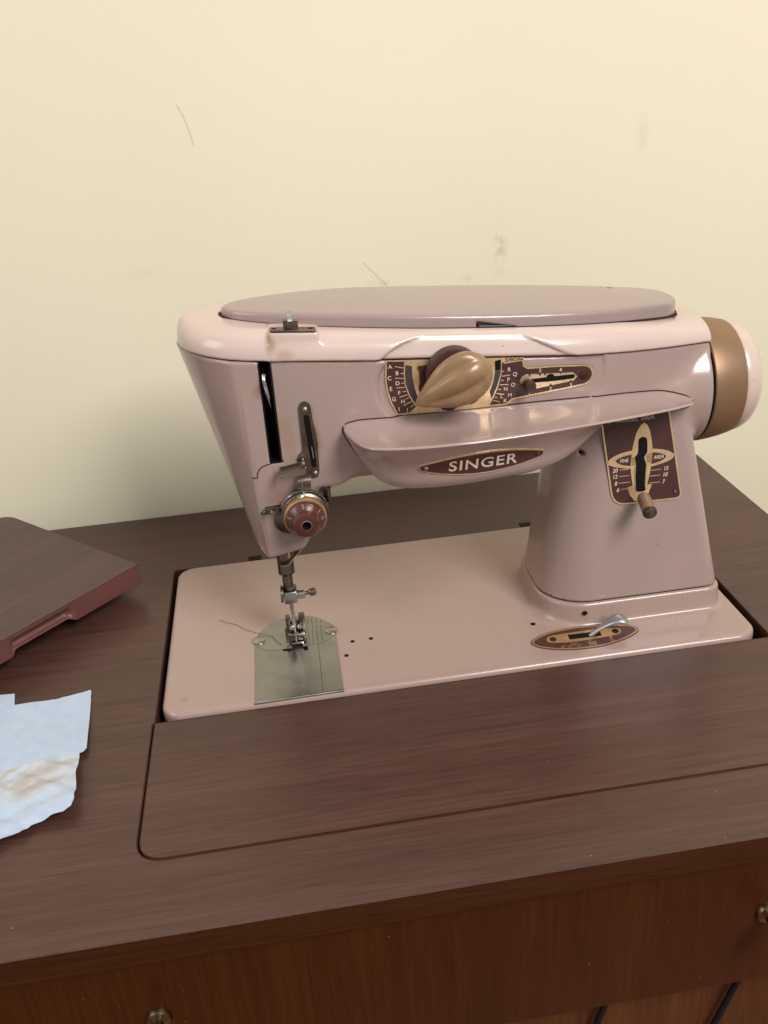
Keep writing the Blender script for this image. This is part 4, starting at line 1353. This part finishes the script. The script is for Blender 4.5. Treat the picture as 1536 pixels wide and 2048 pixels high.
mb.lathe([(0.14, 0), (0.14, 0.14), (0.55, 0.16), (0.55, 0.32), (0.0, 0.34)], (8.0, sy(cz) - 0.1, cz + 0.25), (-1, 0, 0.05), 18)
mb.build('thumb_screw', M['dark_steel'], co)
mb = MB()
mb.tube([(8.26, sy(3.2) - 0.08, 3.2), (8.28, sy(1.9) + 0.02, 1.9), (8.30, sy(0.9) + 0.12, 0.9), (8.30, sy(0.3) + 0.15, 0.3)], [0.16, 0.13, 0.07, 0.05], 12)
mb.build('needle', M['chrome'], sm)
# presser foot: hinged ankle with two toes
mb = MB()
mb.box(7.76, 8.06, (sy(1.5) + 0.30) - 0.15, (sy(1.5) + 0.30) + 0.40, 0.85, 2.0, 0.10)
mb.box(8.60, 9.00, (sy(1.5) + 0.30) - 0.15, (sy(1.5) + 0.30) + 0.40, 0.80, 2.05, 0.10)
mb.box(7.80, 8.96, (sy(1.5) + 0.30) + 0.20, (sy(1.5) + 0.30) + 0.45, 0.3, 1.5, 0.05)
mb.box(7.82, 8.94, (sy(0.9) + 0.30) - 0.25, (sy(0.9) + 0.30) + 0.35, 0.42, 0.95, 0.06)
pf = mb.build('presser_foot', M['dark_steel'], sm, sharp=30)
mb = MB()
for x in (8.12, 8.60):
    mb.lathe([(0.12, -0.3), (0.16, -0.1), (0.16, 0.1), (0.09, 0.2), (0, 0.21)], (x, (sy(1.2) + 0.30) - 0.2, 1.35), (0, -1, 0.2), 14)
mb.build('foot_screw', M['chrome'], pf)
mb = MB()
mb.box(7.86, 8.90, (sy(0.9) + 0.30) - 0.30, (sy(0.9) + 0.30) - 0.1, 0.84, 0.98, 0.03)
mb.box(8.0, 8.76, (sy(0.3) + 0.35) - 0.30, (sy(0.3) + 0.35) - 0.08, 0.26, 0.36, 0.03)
mb.build('foot_bridge', M['chrome'], pf)
for x0, x1 in ((7.64, 7.94), (8.66, 8.96)):
    mb = MB()
    pts = [((x0 + x1) / 2, 6.65, 0.62), ((x0 + x1) / 2, 6.3, 0.45), ((x0 + x1) / 2, 5.8, 0.26), ((x0 + x1) / 2, 5.45, 0.16), ((x0 + x1) / 2 + 0.02, 5.12, 0.28)]
    mb.strip(catmull(pts, 4), ((x1 - x0) / 2, 0, 0), (0, 0.0, 0.11))
    mb.build('toe', M['steel'], pf, sharp=30)

# -- slide plate, needle plate, screws, guide lines
zmap = lambda a, b, off: (a, b, off)
arcp = catmull([(5.58, 6.3), (5.77, 7.12), (6.34, 8.01), (7.14, 8.67), (7.95, 8.96), (8.9, 8.93), (9.68, 8.59), (10.26, 7.97), (10.73, 7.33), (10.86, 6.6)], 4)
nseam = catmull([(5.62, 6.25), (5.78, 6.0), (6.17, 5.59), (6.66, 5.36), (7.52, 5.34), (8.3, 5.4), (9.08, 5.43), (9.89, 5.48), (10.38, 5.75), (10.72, 6.22), (10.86, 6.5)], 4)
mb = MB()
plate_mb(mb, arcp + nseam[::-1][1:], zmap, 0.035, 0.06, cut=0)
npo = mb.build('needle_plate', M['plate_steel'], sm, smooth=False)
mb = MB()
sp_ = [(5.50, 0.30), (10.78, 0.34), (10.90, 6.40)] + [(a, b - 0.03) for a, b in nseam[::-1][2:-1]] + [(5.58, 6.2)]
plate_mb(mb, sp_, zmap, 0.03, 0.06, cut=0)
spo = mb.build('slide_plate', M['plate_steel'], sm, smooth=False)
mb = MB()
mb.tube([(5.50, 0.26, -0.01), (10.80, 0.30, -0.01)], 0.09, 10)
mb.build('plate_lip', M['chrome'], spo)
mb = MB()
mb.add([(8.2, 1.55, 0.036), (8.62, 1.05, 0.036), (8.36, 1.02, 0.036)], [(0, 1, 2)])
mb.build('bright_scuff', M['screw_steel'], spo, smooth=False)
mb = MB()
ribbon_mb(mb, [(9.66, 5.40), (9.55, 0.5)], 0.035, zmap, 0.034, 0.003, False)
mb.build('guide_line', M['etch'], spo, smooth=False)
mb = MB()
for x0, y0, x1, y1 in ((9.17, 8.57, 9.15, 7.75), (9.45, 8.5, 9.44, 7.75), (9.74, 8.43, 9.72, 7.8), (10.01, 8.17, 10.01, 7.85), (9.10, 7.16, 9.10, 5.48), (9.39, 7.18, 9.37, 5.48), (9.68, 7.16, 9.66, 5.52), (9.97, 7.18, 9.96, 5.6)):
    ribbon_mb(mb, [(x0, y0), (x1, y1)], 0.035, zmap, 0.039, 0.003, False)
for s, x in (('3', 9.12), ('4', 9.42), ('5', 9.72), ('6', 10.0)):
    text_mb(mb, s, x, 7.42, 0.2, zmap, 0.039)
ribbon_mb(mb, arcp, 0.04, zmap, 0.012, 0.01, False, inset=0.03)
mb.build('guide_line', M['etch'], npo, smooth=False)
for x, y in ((5.86, 6.66), (10.62, 6.74)):
    s_ = MB().lathe([(0.42, 0.0), (0.42, 0.07), (0.36, 0.11), (0, 0.13)], (x, y, 0.03), (0, 0, 1), 24).build('plate_screw', M['screw_steel'], npo)
mb = MB()
plate_mb(mb, circle(7.55, 5.22, 0.2, 14, 0.13), zmap, 0.041, 0.003, cut=0)
plate_mb(mb, [(8.72, 4.9), (8.95, 4.9), (8.98, 5.3), (8.75, 5.3)], zmap, 0.041, 0.003, cut=0)
mb.build('plate_notch', M['black'], npo, smooth=False)
mb = MB()
plate_mb(mb, [(7.95, 5.45), (8.85, 5.45), (8.85, 6.6), (7.95, 6.6)], zmap, 0.039, 0.003, cut=0)
mb.build('feed_opening', M['dark_gap'], npo, smooth=False)
# small holes in the bed and on the pillar foot
for x, y, r in ((11.86, 5.21, 0.15), (13.07, 5.26, 0.15), (11.31, 3.77, 0.15), (23.62, 4.43, 0.17)):
    mb = MB()
    plate_mb(mb, circle(x, y, r, 16), zmap, 0.006, 0.003, cut=0)
    mb.build('oil_hole', M['black'], sm, smooth=False)
MB().lathe([(0.16, 0), (0.16, 0.02), (0, 0.02)], (26.75, 3.50, 0.95), (-0.1, -1, 0.12), 16).build('oil_hole', M['black'], sm)
MB().lathe([(0.21, 0.0), (0.0, 0.0)], (26.90, 5.95, 11.20), (0, -1, 0), 16).build('oil_hole', M['black'], sm)

# -- feed-dog plate and its lever on the bed
mb = MB()
oval = catmull([(22.93, 2.52), (23.15, 1.85), (24.29, 1.3), (25.56, 1.06), (27.18, 1.06), (28.72, 1.46), (29.71, 1.99), (29.84, 2.44), (29.46, 2.88), (28.03, 3.27), (25.83, 3.42), (24.06, 3.17)], 5, True)
plate_mb(mb, oval, zmap, 0.04, 0.05, cut=0)
fp = mb.build('feed_plate', M['brown_plate'], sm, smooth=False)
mb = MB()
ribbon_mb(mb, oval, 0.11, zmap, 0.046, 0.01, True, inset=0.11)
inner = catmull([(23.94, 2.5), (24.05, 2.12), (25.3, 1.89), (26.9, 1.92), (28.4, 2.04), (28.74, 2.35), (28.63, 2.66), (27.31, 2.87), (25.07, 2.87), (24.2, 2.78)], 4, True)
plate_mb(mb, inner, zmap, 0.046, 0.01, cut=0)
for x in (25.3, 26.5, 27.9):
    plate_mb(mb, [(x - 0.1, 1.95), (x + 0.1, 1.95), (x, 1.72)], zmap, 0.046, 0.01, cut=0)
mb.build('gold_print', M['gold_dull'], fp, smooth=False)
mb = MB()
for k in range(3):
    for j in range(3):
        plate_mb(mb, [(26.35 + k * 0.17, 1.28 + j * 0.14), (26.47 + k * 0.17, 1.28 + j * 0.14), (26.47 + k * 0.17, 1.36 + j * 0.14), (26.35 + k * 0.17, 1.36 + j * 0.14)], zmap, 0.046, 0.01, cut=0)
for p0 in ((24.75, 1.50), (25.2, 1.45), (25.55, 1.62), (25.75, 1.4)):
    ribbon_mb(mb, circle(p0[0], p0[1], 0.17, 10, 0.1, 0.4, 4.6, True), 0.045, zmap, 0.046, 0.01, False)
for j in range(3):
    ribbon_mb(mb, [(27.75, 1.42 + j * 0.12), (28.05 - j * 0.06, 1.46 + j * 0.12)], 0.045, zmap, 0.046, 0.01, False)
mb.build('stitch_symbols', M['gold_dull'], fp, smooth=False)
mb = MB()
plate_mb(mb, [(25.36, 2.68), (25.32, 2.16), (27.4, 2.10), (27.46, 2.62)], zmap, 0.050, 0.003, cut=0)
mb.build('lever_slot', M['black'], fp, smooth=False)
for x, y in ((24.32, 2.42), (28.39, 2.37)):
    MB().lathe([(0.22, 0.0), (0.20, 0.05), (0, 0.06)], (x, y, 0.045), (0, 0, 1), 18).build('screw', M['dark_gap'], fp)
mb = MB()
pts = catmull([(26.65, 2.35, -0.1), (27.0, 2.3, 0.25), (27.5, 2.25, 0.66), (28.0, 2.2, 0.98), (28.45, 2.2, 1.10), (28.8, 2.2, 0.98), (28.98, 2.2, 0.78)], 6)
vs, fs = [], []
sg = 16
for i, p in enumerate(pts):
    t = i / (len(pts) - 1)
    p = Vector(p)
    d = (Vector(pts[min(i + 1, len(pts) - 1)]) - Vector(pts[max(i - 1, 0)])).normalized()
    wv_ = Vector((0, 1, 0))
    uv_ = d.cross(wv_).normalized()
    wd = 0.16 + 0.40 * sst(0.1, 0.8, t) * (1 - 0.25 * sst(0.85, 1, t))
    th = 0.12 + 0.10 * sst(0.3, 0.75, t) - 0.12 * sst(0.85, 1.0, t)
    for k in range(sg):
        a_ = 2 * math.pi * k / sg
        vs.append(tuple(p + wv_ * (wd * math.cos(a_)) + uv_ * (th * math.sin(a_))))
for i in range(len(pts) - 1):
    for k in range(sg):
        k2 = (k + 1) % sg
        fs.append((i * sg + k, i * sg + k2, (i + 1) * sg + k2, (i + 1) * sg + k))
fs += [tuple(range(sg)), tuple((len(pts) - 1) * sg + k for k in range(sg))]
make('feed_lever', vs, fs, M['silver'], sm, True)

# -- hand wheel
hc = (34.90, YC, 13.95)
MB().lathe([(3.60, 0.0), (3.60, 0.3)], (34.72, YC, 13.95), (1, 0, 0), 64).build('wheel_joint', M['black'], sm)
hw = MB().lathe([(3.6, 0.06), (3.84, 0.02), (3.91, 0.07), (3.92, 0.2), (3.87, 0.8), (3.77, 1.5), (3.62, 2.15), (3.4, 2.2)], hc, (1, 0, 0), 96).build('hand_wheel', M['bronze'], sm)
MB().lathe([(3.4, 2.08), (3.50, 2.15), (3.54, 2.22), (3.52, 2.5), (3.44, 2.85), (3.28, 3.15), (3.0, 3.42), (2.5, 3.62), (1.6, 3.74), (0.8, 3.78), (0, 3.78)], hc, (1, 0, 0), 96).build('wheel_cap', M['pink'], hw)

# -- hinges of the machine in the opening's back edge
for x in (5.75, 27.2):
    mb = MB()
    mb.box(x - 0.5, x + 0.5, 17.95, 18.75, TZ - 0.4, TZ + 0.05, 0.04)
    mb.build('hinge', M['black'], sm, smooth=False)

# -- loose thread lying over the bed
o = MB().tube(catmull([(3.25, 9.8, 0.04), (3.8, 9.3, 0.05), (4.35, 8.95, 0.04), (4.9, 8.3, 0.05), (5.5, 7.75, 0.07), (6.1, 7.3, 0.09), (6.7, 6.95, 0.09), (7.0, 6.3, 0.09), (7.3, 5.85, 0.10)], 6), 0.013, 6).build('thread', M['thread'])
tag(o, 'fine dark red thread trailing across the bed on to the needle plate', 'thread')

# -- two fine scratches on the wall, added as thin raised tubes
for lb, pts in (('long thin dark scratch on the upper left of the cream wall', [[(4.35, 28.06, 31.48), (4.71, 28.06, 30.68), (4.98, 28.06, 29.67), (5.17, 28.06, 28.66)]]), ('short brown scratch on the cream wall just above the machine lid', [[(16.8, 28.06, 19.35), (17.38, 28.06, 18.72), (18.05, 28.06, 18.0), (18.72, 28.06, 17.27)]])):
    o = MB().tube(catmull(pts[0], 5), 0.008, 5).build('scratch', M['scratch'])
    tag(o, lb, 'scratch')
